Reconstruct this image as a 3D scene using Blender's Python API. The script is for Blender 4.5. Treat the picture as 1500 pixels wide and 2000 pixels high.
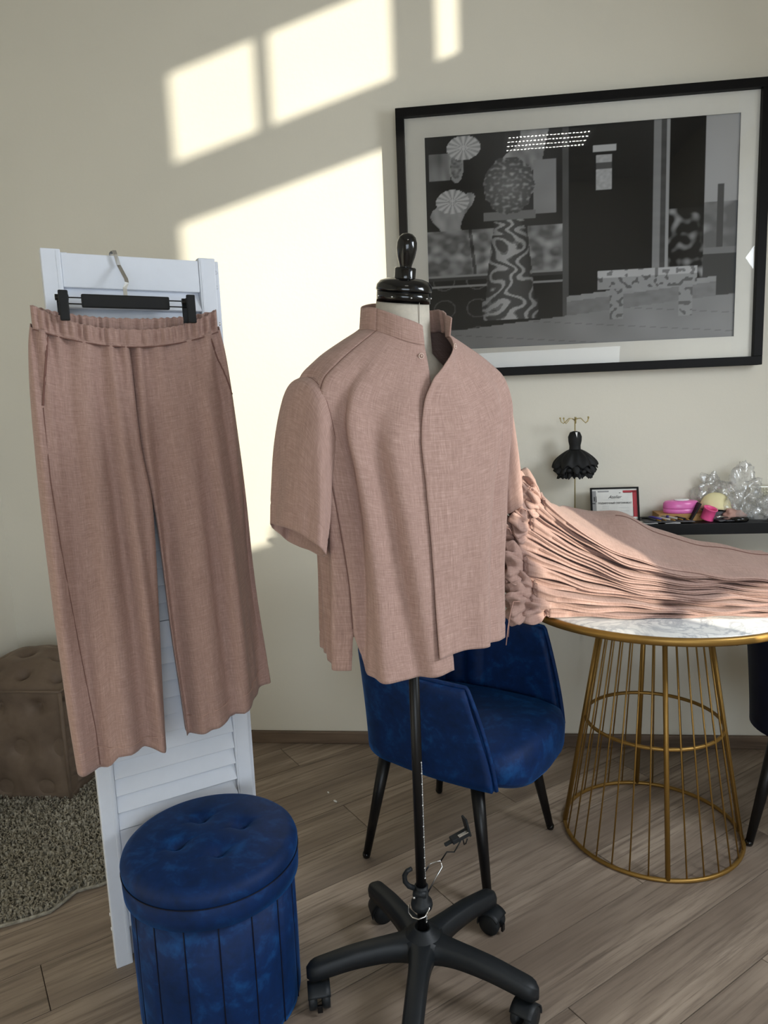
import bpy, bmesh, math, random
import numpy as np
from mathutils import Vector, Matrix, noise

for _o in list(bpy.data.objects):
    bpy.data.objects.remove(_o, do_unlink=True)
SC = bpy.context.scene
COL = SC.collection
R = math.radians
random.seed(7)

# ------------------------------------------------------------------ camera
cam_d = bpy.data.cameras.new('camera')
cam = bpy.data.objects.new('camera', cam_d)
COL.objects.link(cam)
cam_d.sensor_fit = 'VERTICAL'
cam_d.sensor_height = 36.0
cam_d.lens = 1395.4 / 2000.0 * 36.0
cam_d.clip_start = 0.02
_r = Vector((0.9936, 0.1048, -0.0392)); _u = Vector((0.0229, 0.1534, 0.9879)); _w = Vector((-0.1102, 0.9826, -0.1501))
_w.normalize(); _r = _w.cross(_u).normalized(); _u = _r.cross(_w)
_m = Matrix((_r, _u, -_w)).transposed().to_4x4()
_m.translation = Vector((0, 0, 1.381))
cam.matrix_world = _m
SC.camera = cam

# ------------------------------------------------------------------ light and exposure
SC.view_settings.view_transform = 'Standard'
SC.view_settings.look = 'None'
SC.view_settings.gamma = 1.0
SC.view_settings.use_curve_mapping = False
SC.view_settings.exposure = 0.20

world = bpy.data.worlds.new('sky'); SC.world = world
world.use_nodes = True
_bg = world.node_tree.nodes['Background']
_bg.inputs[0].default_value = (0.80, 0.90, 1.0, 1)
_bg.inputs[1].default_value = 0.6

def light(name, kind, loc, direction, energy, color, **kw):
    d = bpy.data.lights.new(name, kind); d.energy = energy; d.color = color
    for k, v in kw.items(): setattr(d, k, v)
    o = bpy.data.objects.new(name, d); COL.objects.link(o)
    o.location = loc
    o.rotation_euler = Vector(direction).to_track_quat('-Z', 'Y').to_euler()
    return o
SUN_DIR = (-1.0, 1.0, -0.272)
light('sun', 'SUN', (4, -2, 4), SUN_DIR, 4.9, (1.0, 0.95, 0.80), angle=R(0.7))
light('daylight_front_window', 'AREA', (0.60, -2.34, 1.22), (-0.1, 1, -0.40), 40, (0.80, 0.90, 1.0), shape='RECTANGLE', size=2.0, size_y=1.35)
light('daylight_side_window', 'AREA', (1.90, 1.05, 1.80), (-1, -0.25, -0.65), 40, (0.86, 0.93, 1.0), shape='RECTANGLE', size=0.8, size_y=0.9)

# ------------------------------------------------------------------ materials
def srgb(r, g, b):
    f = lambda c: (c/255/12.92) if c/255 <= 0.04045 else ((c/255+0.055)/1.055)**2.4
    return (f(r), f(g), f(b), 1)
class NT:
    def __init__(s, name):
        s.m = bpy.data.materials.new(name); s.m.use_nodes = True
        s.t = s.m.node_tree; s.n = s.t.nodes; s.b = s.n['Principled BSDF']; s.out = s.n['Material Output']
    def add(s, typ, **kw):
        x = s.n.new(typ)
        for k, v in kw.items():
            if k.startswith('i_'): x.inputs[k[2:].replace('_', ' ')].default_value = v
            else: setattr(x, k, v)
        return x
    def link(s, a, b): s.t.links.new(a, b)
    def coords(s, kind='Object', scale=(1, 1, 1), rot=(0, 0, 0)):
        c = s.add('ShaderNodeTexCoord'); mp = s.add('ShaderNodeMapping')
        mp.inputs['Scale'].default_value = scale; mp.inputs['Rotation'].default_value = rot
        s.link(c.outputs[kind], mp.inputs['Vector']); return mp.outputs['Vector']
    def noise(s, vec, scale, detail=4, rough=0.55, dist=0.0):
        x = s.add('ShaderNodeTexNoise'); x.inputs['Scale'].default_value = scale; x.inputs['Detail'].default_value = detail
        x.inputs['Roughness'].default_value = rough; x.inputs['Distortion'].default_value = dist
        s.link(vec, x.inputs['Vector']); return x.outputs['Fac']
    def ramp(s, fac, stops, interp='LINEAR'):
        x = s.add('ShaderNodeValToRGB'); x.color_ramp.interpolation = interp
        e = x.color_ramp.elements
        while len(e) < len(stops): e.new(0.5)
        for k, (p, c) in enumerate(stops): e[k].position = p; e[k].color = c
        s.link(fac, x.inputs['Fac']); return x.outputs['Color']
    def mix(s, a, b, fac, blend='MIX'):
        x = s.add('ShaderNodeMix', data_type='RGBA', blend_type=blend)
        for sock, v in ((x.inputs[6], a), (x.inputs[7], b), (x.inputs[0], fac)):
            if hasattr(v, 'is_linked') or hasattr(v, 'links'): s.link(v, sock)
            else: sock.default_value = v
        return x.outputs[2]
    def math(s, op, a, b=0.0):
        x = s.add('ShaderNodeMath', operation=op)
        for k, v in ((0, a), (1, b)):
            if hasattr(v, 'links'): s.link(v, x.inputs[k])
            else: x.inputs[k].default_value = v
        return x.outputs[0]
    def bump(s, h, strength=0.2, dist=0.01):
        x = s.add('ShaderNodeBump'); x.inputs['Strength'].default_value = strength; x.inputs['Distance'].default_value = dist
        s.link(h, x.inputs['Height']); s.link(x.outputs['Normal'], s.b.inputs['Normal'])
    def base(s, c):
        if hasattr(c, 'links'): s.link(c, s.b.inputs['Base Color'])
        else: s.b.inputs['Base Color'].default_value = c
    def set(s, **kw):
        for k, v in kw.items(): s.b.inputs[k.replace('_', ' ')].default_value = v

def plain(name, col, rough=0.5, metal=0.0, var=0.06, scale=30, bump=0.0, **kw):
    t = NT(name); v = t.coords()
    n = t.noise(v, scale)
    c2 = tuple(min(1, x*(1+var)) for x in col[:3])+(1,); c1 = tuple(x*(1-var) for x in col[:3])+(1,)
    t.base(t.ramp(n, [(0.3, c1), (0.7, c2)]))
    t.set(Roughness=rough, Metallic=metal, **kw)
    if bump: t.bump(t.noise(v, scale*4), bump, 0.004)
    return t.m

M = {}
def wallmat(name, col):
    t = NT(name); v = t.coords('Object')
    n1 = t.noise(v, 1.3, 3); n2 = t.noise(v, 55, 5, 0.6)
    a = tuple(c*0.97 for c in col[:3])+(1,); b = tuple(min(1, c*1.02) for c in col[:3])+(1,)
    t.base(t.ramp(n1, [(0.35, a), (0.65, b)]))
    t.set(Roughness=0.72); t.bump(n2, 0.10, 0.006); return t.m
M['wall'] = wallmat('wall_paint', srgb(226, 221, 207))
M['ceiling'] = wallmat('ceiling_paint', srgb(206, 203, 196))

def plankmat():
    t = NT('oak_laminate'); v = t.coords('Object')
    oi = t.add('ShaderNodeObjectInfo')
    sh = t.add('ShaderNodeVectorMath', operation='ADD')
    sc = t.add('ShaderNodeMath', operation='MULTIPLY'); sc.inputs[1].default_value = 37.0
    t.link(oi.outputs['Random'], sc.inputs[0]); t.link(v, sh.inputs[0]); t.link(sc.outputs[0], sh.inputs[1])
    mp = t.add('ShaderNodeMapping'); mp.inputs['Scale'].default_value = (1.1, 15, 15); t.link(sh.outputs[0], mp.inputs['Vector'])
    mp2 = t.add('ShaderNodeMapping'); mp2.inputs['Scale'].default_value = (3.5, 90, 90); t.link(sh.outputs[0], mp2.inputs['Vector'])
    mp3 = t.add('ShaderNodeMapping'); mp3.inputs['Scale'].default_value = (1.6, 4.5, 4.5); t.link(sh.outputs[0], mp3.inputs['Vector'])
    g1 = t.noise(mp.outputs[0], 1.0, 6, 0.62, 0.8); g2 = t.noise(mp2.outputs[0], 1.0, 4, 0.7); g3 = t.noise(mp3.outputs[0], 1.0, 3, 0.5, 0.4)
    c = t.ramp(g1, [(0.25, srgb(104, 86, 70)), (0.43, srgb(150, 129, 108)), (0.62, srgb(176, 154, 131)), (0.85, srgb(190, 170, 148))])
    c = t.mix(c, srgb(84, 67, 54), t.ramp(g2, [(0.30, (0.75, 0.75, 0.75, 1)), (0.52, (0, 0, 0, 1))]))
    c = t.mix(c, srgb(122, 102, 84), t.ramp(g3, [(0.42, (0.0, 0, 0, 1)), (0.66, (0.75, 0.75, 0.75, 1))]))
    hv = t.add('ShaderNodeHueSaturation'); hv.inputs['Saturation'].default_value = 0.78; t.link(c, hv.inputs['Color'])
    mr = t.add('ShaderNodeMapRange'); mr.inputs['To Min'].default_value = 0.86; mr.inputs['To Max'].default_value = 1.12
    t.link(oi.outputs['Random'], mr.inputs['Value']); t.link(mr.outputs[0], hv.inputs['Value'])
    t.base(hv.outputs['Color']); t.set(Roughness=0.55); t.bump(g2, 0.12, 0.002); return t.m
M['plank'] = plankmat()
M['joint'] = plain('floor_joint', srgb(46, 36, 28), 0.9)

def linen(name, lo, hi, tint):
    t = NT(name); c = t.add('ShaderNodeUVMap'); uv = c.outputs['UV']
    def st(sx, sy):
        mp = t.add('ShaderNodeMapping'); mp.inputs['Scale'].default_value = (sx, sy, 1); t.link(uv, mp.inputs['Vector']); return mp.outputs[0]
    weft = t.noise(st(60, 1100), 1, 3, 0.6); warp = t.noise(st(1100, 60), 1, 3, 0.6)
    slub = t.noise(st(20, 520), 1, 2, 0.5); slub2 = t.noise(st(520, 16), 1, 2, 0.5)
    a = t.math('ADD', weft, warp); b = t.math('ADD', slub, slub2)
    f = t.math('MULTIPLY', t.math('ADD', t.math('MULTIPLY', a, 1.0), t.math('MULTIPLY', b, 0.8)), 0.2778)
    col = t.ramp(f, [(0.30, lo), (0.5, tint), (0.70, hi)])
    t.base(col); t.set(Roughness=0.88, Sheen_Weight=0.12, Sheen_Roughness=0.5); t.bump(a, 0.22, 0.0012); return t.m
M['linen'] = linen('dusty_rose_linen', srgb(128, 100, 91), srgb(206, 176, 164), srgb(169, 137, 126))
M['linen_cord'] = plain('rose_cord', srgb(190, 150, 138), 0.9)

def velvet(name, dark, mid, light_, scale=14):
    t = NT(name); v = t.coords('Object')
    n = t.noise(v, scale, 5, 0.6, 0.7); n2 = t.noise(v, scale*3.2, 4, 0.6, 0.4)
    f = t.math('MULTIPLY', t.math('ADD', n, t.math('MULTIPLY', n2, 0.5)), 0.667)
    t.base(t.ramp(f, [(0.25, dark), (0.52, mid), (0.92, light_)]))
    t.set(Roughness=0.62, Sheen_Weight=0.6, Sheen_Roughness=0.35, Specular_IOR_Level=0.25)
    t.b.inputs['Sheen Tint'].default_value = light_
    t.bump(t.noise(v, 260, 3), 0.06, 0.001); return t.m
M['blue'] = velvet('blue_velvet', srgb(1, 24, 56), srgb(2, 38, 86), srgb(24, 92, 156))
M['navy'] = velvet('darkened_blue_velvet', srgb(3, 8, 24), srgb(5, 12, 34), srgb(9, 20, 48))  # far chair's blue velvet with shade put into the colour; also pouf seams
M['brown'] = velvet('brown_velvet', srgb(84, 71, 61), srgb(106, 91, 78), srgb(132, 116, 101), 6)
M['black_metal'] = plain('black_metal', srgb(10, 10, 12), 0.38, Specular_IOR_Level=0.35)
M['black_plastic'] = plain('black_plastic', srgb(26, 30, 34), 0.5, Specular_IOR_Level=0.35)
M['gloss_black'] = plain('glossy_black', srgb(9, 9, 10), 0.12)
M['matte_black'] = plain('matte_black', srgb(18, 19, 20), 0.6, Specular_IOR_Level=0.3)
M['shelf_black'] = plain('black_laminate', srgb(14, 14, 16), 0.5, Specular_IOR_Level=0.25)
M['frame_black'] = plain('black_frame', srgb(10, 9, 9), 0.5, Specular_IOR_Level=0.15)
M['gold'] = plain('gold_paint', srgb(150, 116, 58), 0.42, 0.7)
M['brass'] = plain('pale_brass', srgb(196, 180, 128), 0.35, 0.7)
M['steel'] = plain('steel', srgb(205, 205, 205), 0.22, 1.0)
M['white_paint'] = plain('white_painted_wood', srgb(222, 227, 236), 0.42, var=0.015)
M['white'] = plain('white_plastic', srgb(235, 235, 235), 0.4)
M['mat_board'] = plain('mat_board', srgb(232, 228, 218), 0.9, var=0.01, Specular_IOR_Level=0.05)
M['form'] = plain('dress_form_jersey', srgb(196, 188, 174), 0.85, bump=0.05, scale=120)
M['snap'] = plain('clear_snap', srgb(205, 178, 165), 0.2)
M['thread'] = plain('pale_stitch', srgb(200, 165, 150), 0.8)
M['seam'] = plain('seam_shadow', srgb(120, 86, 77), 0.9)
M['scale'] = plain('white_scale_print', srgb(240, 240, 238), 0.5)
M['pink'] = plain('pink_plastic', srgb(232, 120, 190), 0.25)
M['hotpink'] = plain('hot_pink_plastic', srgb(240, 90, 150), 0.35)
M['cream'] = plain('cream_foam', srgb(236, 226, 178), 0.8)
M['kraft'] = plain('kraft_card', srgb(170, 130, 80), 0.8)
M['grey_cloth'] = plain('grey_cloth', srgb(92, 92, 96), 0.9)
M['paper'] = plain('paper', srgb(225, 224, 220), 0.8)
M['ink'] = plain('print_ink', srgb(40, 38, 38), 0.7)
M['ink_grey'] = plain('print_grey', srgb(150, 150, 150), 0.7)
M['red'] = plain('red_print', srgb(170, 40, 52), 0.6)
M['purple'] = plain('purple_plastic', srgb(70, 60, 130), 0.4)
M['paleglass'] = plain('pale_glass', srgb(190, 186, 165), 0.15)
M['greywood'] = plain('grey_handle', srgb(170, 160, 148), 0.5)

def skirtmat():
    t = NT('oak_baseboard'); v = t.coords('Object', (1.2, 14, 14))
    g = t.noise(v, 1.5, 6, 0.65, 0.6)
    t.base(t.ramp(g, [(0.3, srgb(72, 58, 47)), (0.5, srgb(106, 88, 72)), (0.75, srgb(128, 108, 90))])); t.set(Roughness=0.55); return t.m
M['skirting'] = skirtmat()

def marble():
    t = NT('white_marble'); v = t.coords('Object')
    n = t.noise(v, 5, 7, 0.6, 1.6); n2 = t.noise(v, 2.2, 5, 0.6, 2.2)
    c = t.ramp(n, [(0.44, srgb(226, 225, 222)), (0.49, srgb(186, 187, 190)), (0.53, srgb(232, 231, 228))])
    c = t.mix(c, srgb(176, 178, 182), t.ramp(n2, [(0.47, (0, 0, 0, 1)), (0.5, (0.55, 0.55, 0.55, 1)), (0.53, (0, 0, 0, 1))]))
    t.base(c); t.set(Roughness=0.18); return t.m
M['marble'] = marble()

def rugmat():
    t = NT('grey_shag'); v = t.coords('Object')
    n = t.noise(v, 60, 4, 0.7); n2 = t.noise(v, 7, 3)
    c = t.ramp(n, [(0.3, srgb(122, 117, 104)), (0.7, srgb(190, 185, 170))])
    t.base(t.mix(c, srgb(120, 112, 100), t.math('MULTIPLY', n2, 0.35))); t.set(Roughness=0.95); return t.m
M['rug'] = rugmat()

def glass_pane():
    t = NT('picture_glass'); t.n.remove(t.b)
    tr = t.add('ShaderNodeBsdfTransparent'); gl = t.add('ShaderNodeBsdfGlossy'); gl.inputs['Roughness'].default_value = 0.0
    fr = t.add('ShaderNodeFresnel'); fr.inputs['IOR'].default_value = 1.5
    mx = t.add('ShaderNodeMixShader'); t.link(fr.outputs[0], mx.inputs[0]); t.link(tr.outputs[0], mx.inputs[1]); t.link(gl.outputs[0], mx.inputs[2])
    t.link(mx.outputs[0], t.out.inputs['Surface']); return t.m
M['glass'] = glass_pane()
def film():
    t = NT('clear_film'); t.n.remove(t.b)
    v = t.coords('Object'); n = t.noise(v, 45, 4, 0.7, 1.0)
    tr = t.add('ShaderNodeBsdfTransparent'); gl = t.add('ShaderNodeBsdfGlossy'); gl.inputs['Roughness'].default_value = 0.18
    df = t.add('ShaderNodeBsdfDiffuse'); df.inputs['Color'].default_value = (0.85, 0.85, 0.84, 1)
    m1 = t.add('ShaderNodeMixShader'); m1.inputs[0].default_value = 0.45; t.link(df.outputs[0], m1.inputs[1]); t.link(gl.outputs[0], m1.inputs[2])
    m2 = t.add('ShaderNodeMixShader'); f = t.add('ShaderNodeMapRange'); f.inputs['From Min'].default_value = 0.35; f.inputs['From Max'].default_value = 0.7
    f.inputs['To Min'].default_value = 0.12; f.inputs['To Max'].default_value = 0.6
    t.link(n, f.inputs['Value']); t.link(f.outputs[0], m2.inputs[0]); t.link(tr.outputs[0], m2.inputs[1]); t.link(m1.outputs[0], m2.inputs[2])
    t.link(m2.outputs[0], t.out.inputs['Surface']); return t.m
M['film'] = film()
def emit(name, col, st):
    t = NT(name); t.n.remove(t.b); e = t.add('ShaderNodeEmission'); e.inputs[0].default_value = col; e.inputs[1].default_value = st
    t.link(e.outputs[0], t.out.inputs['Surface']); return t.m
M['led'] = emit('led', (1, 0.97, 0.9, 1), 70)
def printmat():
    t = NT('monochrome_print'); a = t.add('ShaderNodeVertexColor'); a.layer_name = 'tone'
    t.base(a.outputs['Color']); t.set(Roughness=0.9, Specular_IOR_Level=0.03); return t.m
M['print'] = printmat()

# ------------------------------------------------------------------ geometry helpers
class MB:
    def __init__(s): s.v = []; s.f = []; s.uv = []; s.sm = []
    def _add(s, verts, faces, uvs=None, smooth=True):
        o = len(s.v); s.v += [tuple(p) for p in verts]
        for k, f in enumerate(faces):
            s.f.append(tuple(i+o for i in f)); s.sm.append(smooth)
            s.uv.append([uvs[i] for i in f] if uvs is not None and not isinstance(uvs, dict) else (uvs[k] if uvs else None))
    def box(s, lo, hi, bev=0.0, mat=None):
        bm = bmesh.new(); bmesh.ops.create_cube(bm, size=1.0)
        sx, sy, sz = (hi[i]-lo[i] for i in range(3)); c = [(hi[i]+lo[i])/2 for i in range(3)]
        for v in bm.verts: v.co = Vector((v.co.x*sx+c[0], v.co.y*sy+c[1], v.co.z*sz+c[2]))
        if bev: bmesh.ops.bevel(bm, geom=list(bm.edges), offset=bev, segments=2, affect='EDGES', profile=0.6)
        if mat is not None: bmesh.ops.transform(bm, matrix=mat, verts=list(bm.verts))
        bm.verts.index_update()
        s._add([v.co for v in bm.verts], [[v.index for v in f.verts] for f in bm.faces], None, False); bm.free(); return s
    def loft(s, rings, closed=True, cap=False, us=None, vs=None, smooth=True):
        n = len(rings[0]); m = len(rings)
        if us is None:
            us = [0.0]; mid = rings[m//2]
            for i in range(n): us.append(us[-1]+(Vector(mid[(i+1) % n])-Vector(mid[i])).length)
        if vs is None:
            vs = [0.0]
            for j in range(1, m): vs.append(vs[-1]+(Vector(rings[j][0])-Vector(rings[j-1][0])).length)
        verts = [p for r in rings for p in r]; faces = []; fu = {}
        k = n if closed else n-1
        for j in range(m-1):
            for i in range(k):
                i2 = (i+1) % n
                fu[len(faces)] = [(us[i], vs[j]), (us[i+1], vs[j]), (us[i+1], vs[j+1]), (us[i], vs[j+1])]
                faces.append((j*n+i, j*n+i2, (j+1)*n+i2, (j+1)*n+i))
        if cap:
            for base, rev in ((0, True), ((m-1)*n, False)):
                idx = [base+i for i in range(n)]; fu[len(faces)] = [(0, 0)]*n
                faces.append(tuple(reversed(idx)) if rev else tuple(idx))
        s._add(verts, faces, fu, smooth); return s
    def tube(s, path, rad, n=8, cap=True):
        P = [Vector(p) for p in path]; rr = rad if isinstance(rad, (list, tuple)) else [rad]*len(P)
        rings = []; ref = None
        for i, p in enumerate(P):
            t = (P[min(i+1, len(P)-1)]-P[max(i-1, 0)]).normalized()
            if ref is None: ref = Vector((0, 0, 1)) if abs(t.z) < 0.9 else Vector((1, 0, 0))
            a = (ref-t*ref.dot(t)).normalized(); b = t.cross(a); ref = a
            rings.append([p+(a*math.cos(2*math.pi*k/n)+b*math.sin(2*math.pi*k/n))*rr[i] for k in range(n)])
        return s.loft(rings, True, cap)
    def lathe(s, prof, n=32, c=(0, 0, 0), cap=False, ax=1.0, ay=1.0):
        rings = [[(c[0]+r*ax*math.cos(2*math.pi*k/n), c[1]+r*ay*math.sin(2*math.pi*k/n), c[2]+z) for k in range(n)] for r, z in prof]
        return s.loft(rings, True, cap)
    def torus(s, c, Rr, r, n=48, k=8, ax=(1, 0, 0), ay=(0, 1, 0)):
        ax = Vector(ax); ay = Vector(ay); az = ax.cross(ay); rings = []
        for i in range(n+1):
            a = 2*math.pi*i/n; d = ax*math.cos(a)+ay*math.sin(a); p = Vector(c)+d*Rr
            rings.append([p+(d*math.cos(2*math.pi*j/k)+az*math.sin(2*math.pi*j/k))*r for j in range(k)])
        return s.loft(rings, True)
    def blob(s, c, r, n=20, m=12, fn=None):
        rings = []
        for j in range(m+1):
            th = math.pi*j/m; th = min(max(th, 0.02), math.pi-0.02)
            ring = []
            for i in range(n):
                a = 2*math.pi*i/n; d = Vector((math.sin(th)*math.cos(a), math.sin(th)*math.sin(a), math.cos(th)))
                k = fn(d) if fn else 1.0
                ring.append((c[0]+d.x*r[0]*k, c[1]+d.y*r[1]*k, c[2]+d.z*r[2]*k))
            rings.append(ring)
        return s.loft(rings, True, True)
    def prism(s, poly, z0, z1, smooth=False):
        n = len(poly); v = [(x, y, z0) for x, y in poly]+[(x, y, z1) for x, y in poly]
        f = [tuple(reversed(range(n))), tuple(range(n, 2*n))]+[(i, (i+1) % n, n+(i+1) % n, n+i) for i in range(n)]
        s._add(v, f, None, smooth); return s
    def build(s, name, mat, parent=None, loc=None, rot=None, recalc=True):
        me = bpy.data.meshes.new(name); me.from_pydata(s.v, [], s.f)
        me.polygons.foreach_set('use_smooth', s.sm)
        if any(u is not None for u in s.uv):
            l = me.uv_layers.new(name='UVMap'); flat = []
            for u, f in zip(s.uv, s.f):
                for q in (u if u is not None else [(0, 0)]*len(f)): flat += [q[0], q[1]]
            l.data.foreach_set('uv', flat)
        me.update()
        if recalc:
            bm = bmesh.new(); bm.from_mesh(me); bmesh.ops.recalc_face_normals(bm, faces=bm.faces); bm.to_mesh(me); bm.free()
        me.materials.append(M[mat] if isinstance(mat, str) else mat)
        o = bpy.data.objects.new(name, me); COL.objects.link(o)
        if parent: o.parent = parent
        if loc: o.location = loc
        if rot: o.rotation_euler = rot
        return o
def tag(o, label=None, cat=None, group=None, kind=None):
    if label: o['label'] = label
    if cat: o['category'] = cat
    if group: o['group'] = group
    if kind: o['kind'] = kind
    return o
def thing(name, label, cat, loc=(0, 0, 0), rz=0.0, group=None):
    o = bpy.data.objects.new(name, None); COL.objects.link(o); o.empty_display_size = 0.05
    o.location = loc; o.rotation_euler = (0, 0, rz); return tag(o, label, cat, group)
def copy_tree(o, parent=None):
    c = o.copy(); COL.objects.link(c); c.parent = parent
    for ch in list(o.children): copy_tree(ch, c)
    return c
def solidify(o, th, off=0.0):
    m = o.modifiers.new('thickness', 'SOLIDIFY'); m.thickness = th; m.offset = off; return o
def interp(xs, ys, x):
    """smooth monotone-ish cubic through (xs, ys)"""
    xs = np.asarray(xs, float); ys = np.asarray(ys, float); x = np.asarray(x, float)
    h = np.diff(xs); dl = np.diff(ys)/h; mm = np.zeros(len(xs)); mm[0] = dl[0]; mm[-1] = dl[-1]
    for i in range(1, len(xs)-1):
        mm[i] = 0 if dl[i-1]*dl[i] <= 0 else 2*dl[i-1]*dl[i]/(dl[i-1]+dl[i])
    k = np.clip(np.searchsorted(xs, x)-1, 0, len(xs)-2); t = np.clip((x-xs[k])/h[k], 0, 1)
    return ((2*t**3-3*t**2+1)*ys[k]+(t**3-2*t**2+t)*h[k]*mm[k]+(-2*t**3+3*t**2)*ys[k+1]+(t**3-t**2)*h[k]*mm[k+1])
def nz(x, y=0.0, z=0.0): return noise.noise(Vector((x, y, z)))
def clip_poly(poly, x0, x1, y0, y1):
    def cl(P, f, inter):
        out = []
        for i in range(len(P)):
            a, b = P[i], P[(i+1) % len(P)]
            if f(a): out.append(a)
            if f(a) != f(b): out.append(inter(a, b))
        return out
    def ix(c): return lambda a, b: (c, a[1]+(b[1]-a[1])*(c-a[0])/(b[0]-a[0]))
    def iy(c): return lambda a, b: (a[0]+(b[0]-a[0])*(c-a[1])/(b[1]-a[1]), c)
    for f, g in ((lambda p: p[0] >= x0, ix(x0)), (lambda p: p[0] <= x1, ix(x1)), (lambda p: p[1] >= y0, iy(y0)), (lambda p: p[1] <= y1, iy(y1))):
        poly = cl(poly, f, g)
        if len(poly) < 3: return []
    return poly
def grid_wall(u, v, holes):
    """rectangles of the u,v range that are not inside a hole"""
    us = sorted(set([u[0], u[1]]+[h[0] for h in holes]+[h[1] for h in holes])); vs = sorted(set([v[0], v[1]]+[h[2] for h in holes]+[h[3] for h in holes]))
    for i in range(len(us)-1):
        for j in range(len(vs)-1):
            cu, cv = (us[i]+us[i+1])/2, (vs[j]+vs[j+1])/2
            if not any(h[0] < cu < h[1] and h[2] < cv < h[3] for h in holes): yield us[i], us[i+1], vs[j], vs[j+1]
# ------------------------------------------------------------------ room shell
XL, XR, YB, YF, ZC = -1.90, 2.00, 2.745, -2.40, 3.52
def struct(name, mb, mat, parent=None):
    o = mb.build(name, mat, parent)
    if parent is None: o['kind'] = 'structure'
    return o
struct('wall_back', MB().box((XL, YB, 0), (XR, YB+0.06, ZC)), 'wall')
struct('wall_left', MB().box((XL-0.06, YF, 0), (XL, YB+0.06, ZC)), 'wall')
struct('ceiling', MB().box((XL-0.06, YF-0.06, ZC), (XR+0.03, YB+0.06, ZC+0.06)), 'ceiling')
# tall side window openings; low slots and notches added to shape the sunlight
side_holes = [(-0.32, 0.027, 3.13, 3.44), (0.06, 0.53, 3.13, 3.44), (0.665, 0.765, 3.13, 3.44),
              (-0.32, 0.53, 1.66, 2.91), (-0.20, -0.02, 1.60, 1.66), (-0.27, -0.235, 1.63, 1.66), (0.02, 0.10, 1.56, 1.66),
              (0.12, 0.50, 1.20, 1.66), (0.50, 0.92, 1.09, 1.19), (0.665, 0.765, 1.90, 2.91)]
mb = MB()
for a, b, c, d in grid_wall((YF, YB), (0, ZC), side_holes): mb.box((XR, a, c), (XR+0.025, b, d))
struct('wall_right', mb, 'wall')
mb = MB()
for a, b, c, d in grid_wall((XL, XR), (0, ZC), [(-0.3, 1.8, 0.50, 1.95)]): mb.box((a, YF-0.06, c), (b, YF, d))
struct('wall_front', mb, 'wall')
mb = MB()
for x in (-0.3, 0.36, 1.06, 1.76): mb.box((x, YF-0.05, 0.50), (x+0.04, YF-0.01, 1.95))
for z in (0.50, 1.45, 1.91): mb.box((-0.3, YF-0.05, z), (1.8, YF-0.01, z+0.04))
struct('window_1', mb, 'white_paint')
struct('baseboard_back', MB().box((XL, YB-0.016, 0), (XR, YB-0.0005, 0.052), 0.004), 'skirting')
struct('baseboard_left', MB().box((XL+0.0005, -0.5, 0), (XL+0.016, YB-0.016, 0.052), 0.004), 'skirting')

# ------------------------------------------------------------------ floor of laminate planks
floor = struct('floor', MB().box((XL-0.06, YF-0.06, -0.05), (XR+0.03, YB+0.06, -0.0030)), 'joint')
PA = R(39.03); tx, ty = math.cos(PA), math.sin(PA)
PW, PLEN, GAP = 0.1725, 1.48, 0.0011
JO = {0: 1.585, 1: 1.095, 2: 2.083}
for row in range(-30, 18):
    n0 = 1.703+row*PW
    for k in range(-5, 5):
        t0 = JO[row % 3]+k*PLEN
        q = [(t0+GAP, n0+GAP), (t0+PLEN-GAP, n0+GAP), (t0+PLEN-GAP, n0+PW-GAP), (t0+GAP, n0+PW-GAP)]
        world_q = [(a*tx-b*ty, a*ty+b*tx) for a, b in q]
        cl = clip_poly(world_q, XL, XR, YF, YB)
        if len(cl) < 3: continue
        cx = sum(p[0] for p in world_q)/4; cy = sum(p[1] for p in world_q)/4
        loc_q = [((x-cx)*tx+(y-cy)*ty, -(x-cx)*ty+(y-cy)*tx) for x, y in cl]
        nn = len(loc_q); mb = MB(); gx = sum(p[0] for p in loc_q)/nn; gy = sum(p[1] for p in loc_q)/nn
        inn = []
        for x, y in loc_q:
            L = math.hypot(x-gx, y-gy) or 1; s_ = max(0.0, 1-0.0016/L); inn.append((gx+(x-gx)*s_, gy+(y-gy)*s_))
        v = [(x, y, -0.003) for x, y in loc_q]+[(x, y, -0.0008) for x, y in loc_q]+[(x, y, 0.0) for x, y in inn]
        f = [tuple(range(2*nn, 3*nn))]
        for i in range(nn):
            j = (i+1) % nn; f += [(i, j, nn+j, nn+i), (nn+i, nn+j, 2*nn+j, 2*nn+i)]
        mb._add(v, f, None, False)
        mb.build('plank', 'plank', floor, (cx, cy, 0), (0, 0, PA))

# ------------------------------------------------------------------ ceiling lamp (only seen mirrored in the picture glass)
lamp = thing('ceiling_lamp', 'ceiling lamp with rows of small lights mirrored in the picture glass', 'lamp', (0.77, -1.05, ZC-0.001))
MB().box((-0.36, -0.22, -0.03), (0.36, 0.22, 0.0), 0.004).build('lamp_body', 'white', lamp)
for k in range(4):
    y = -0.15+k*0.1; st = MB().box((-0.34, y-0.012, -0.036), (0.34, y+0.012, -0.03)).build('light_strip', 'white', lamp)
    mb = MB()
    for i in range(22): mb.box((-0.33+i*0.03, y-0.006, -0.039), (-0.315+i*0.03, y+0.006, -0.036))
    d = mb.build('diodes', 'led', st)

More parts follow.
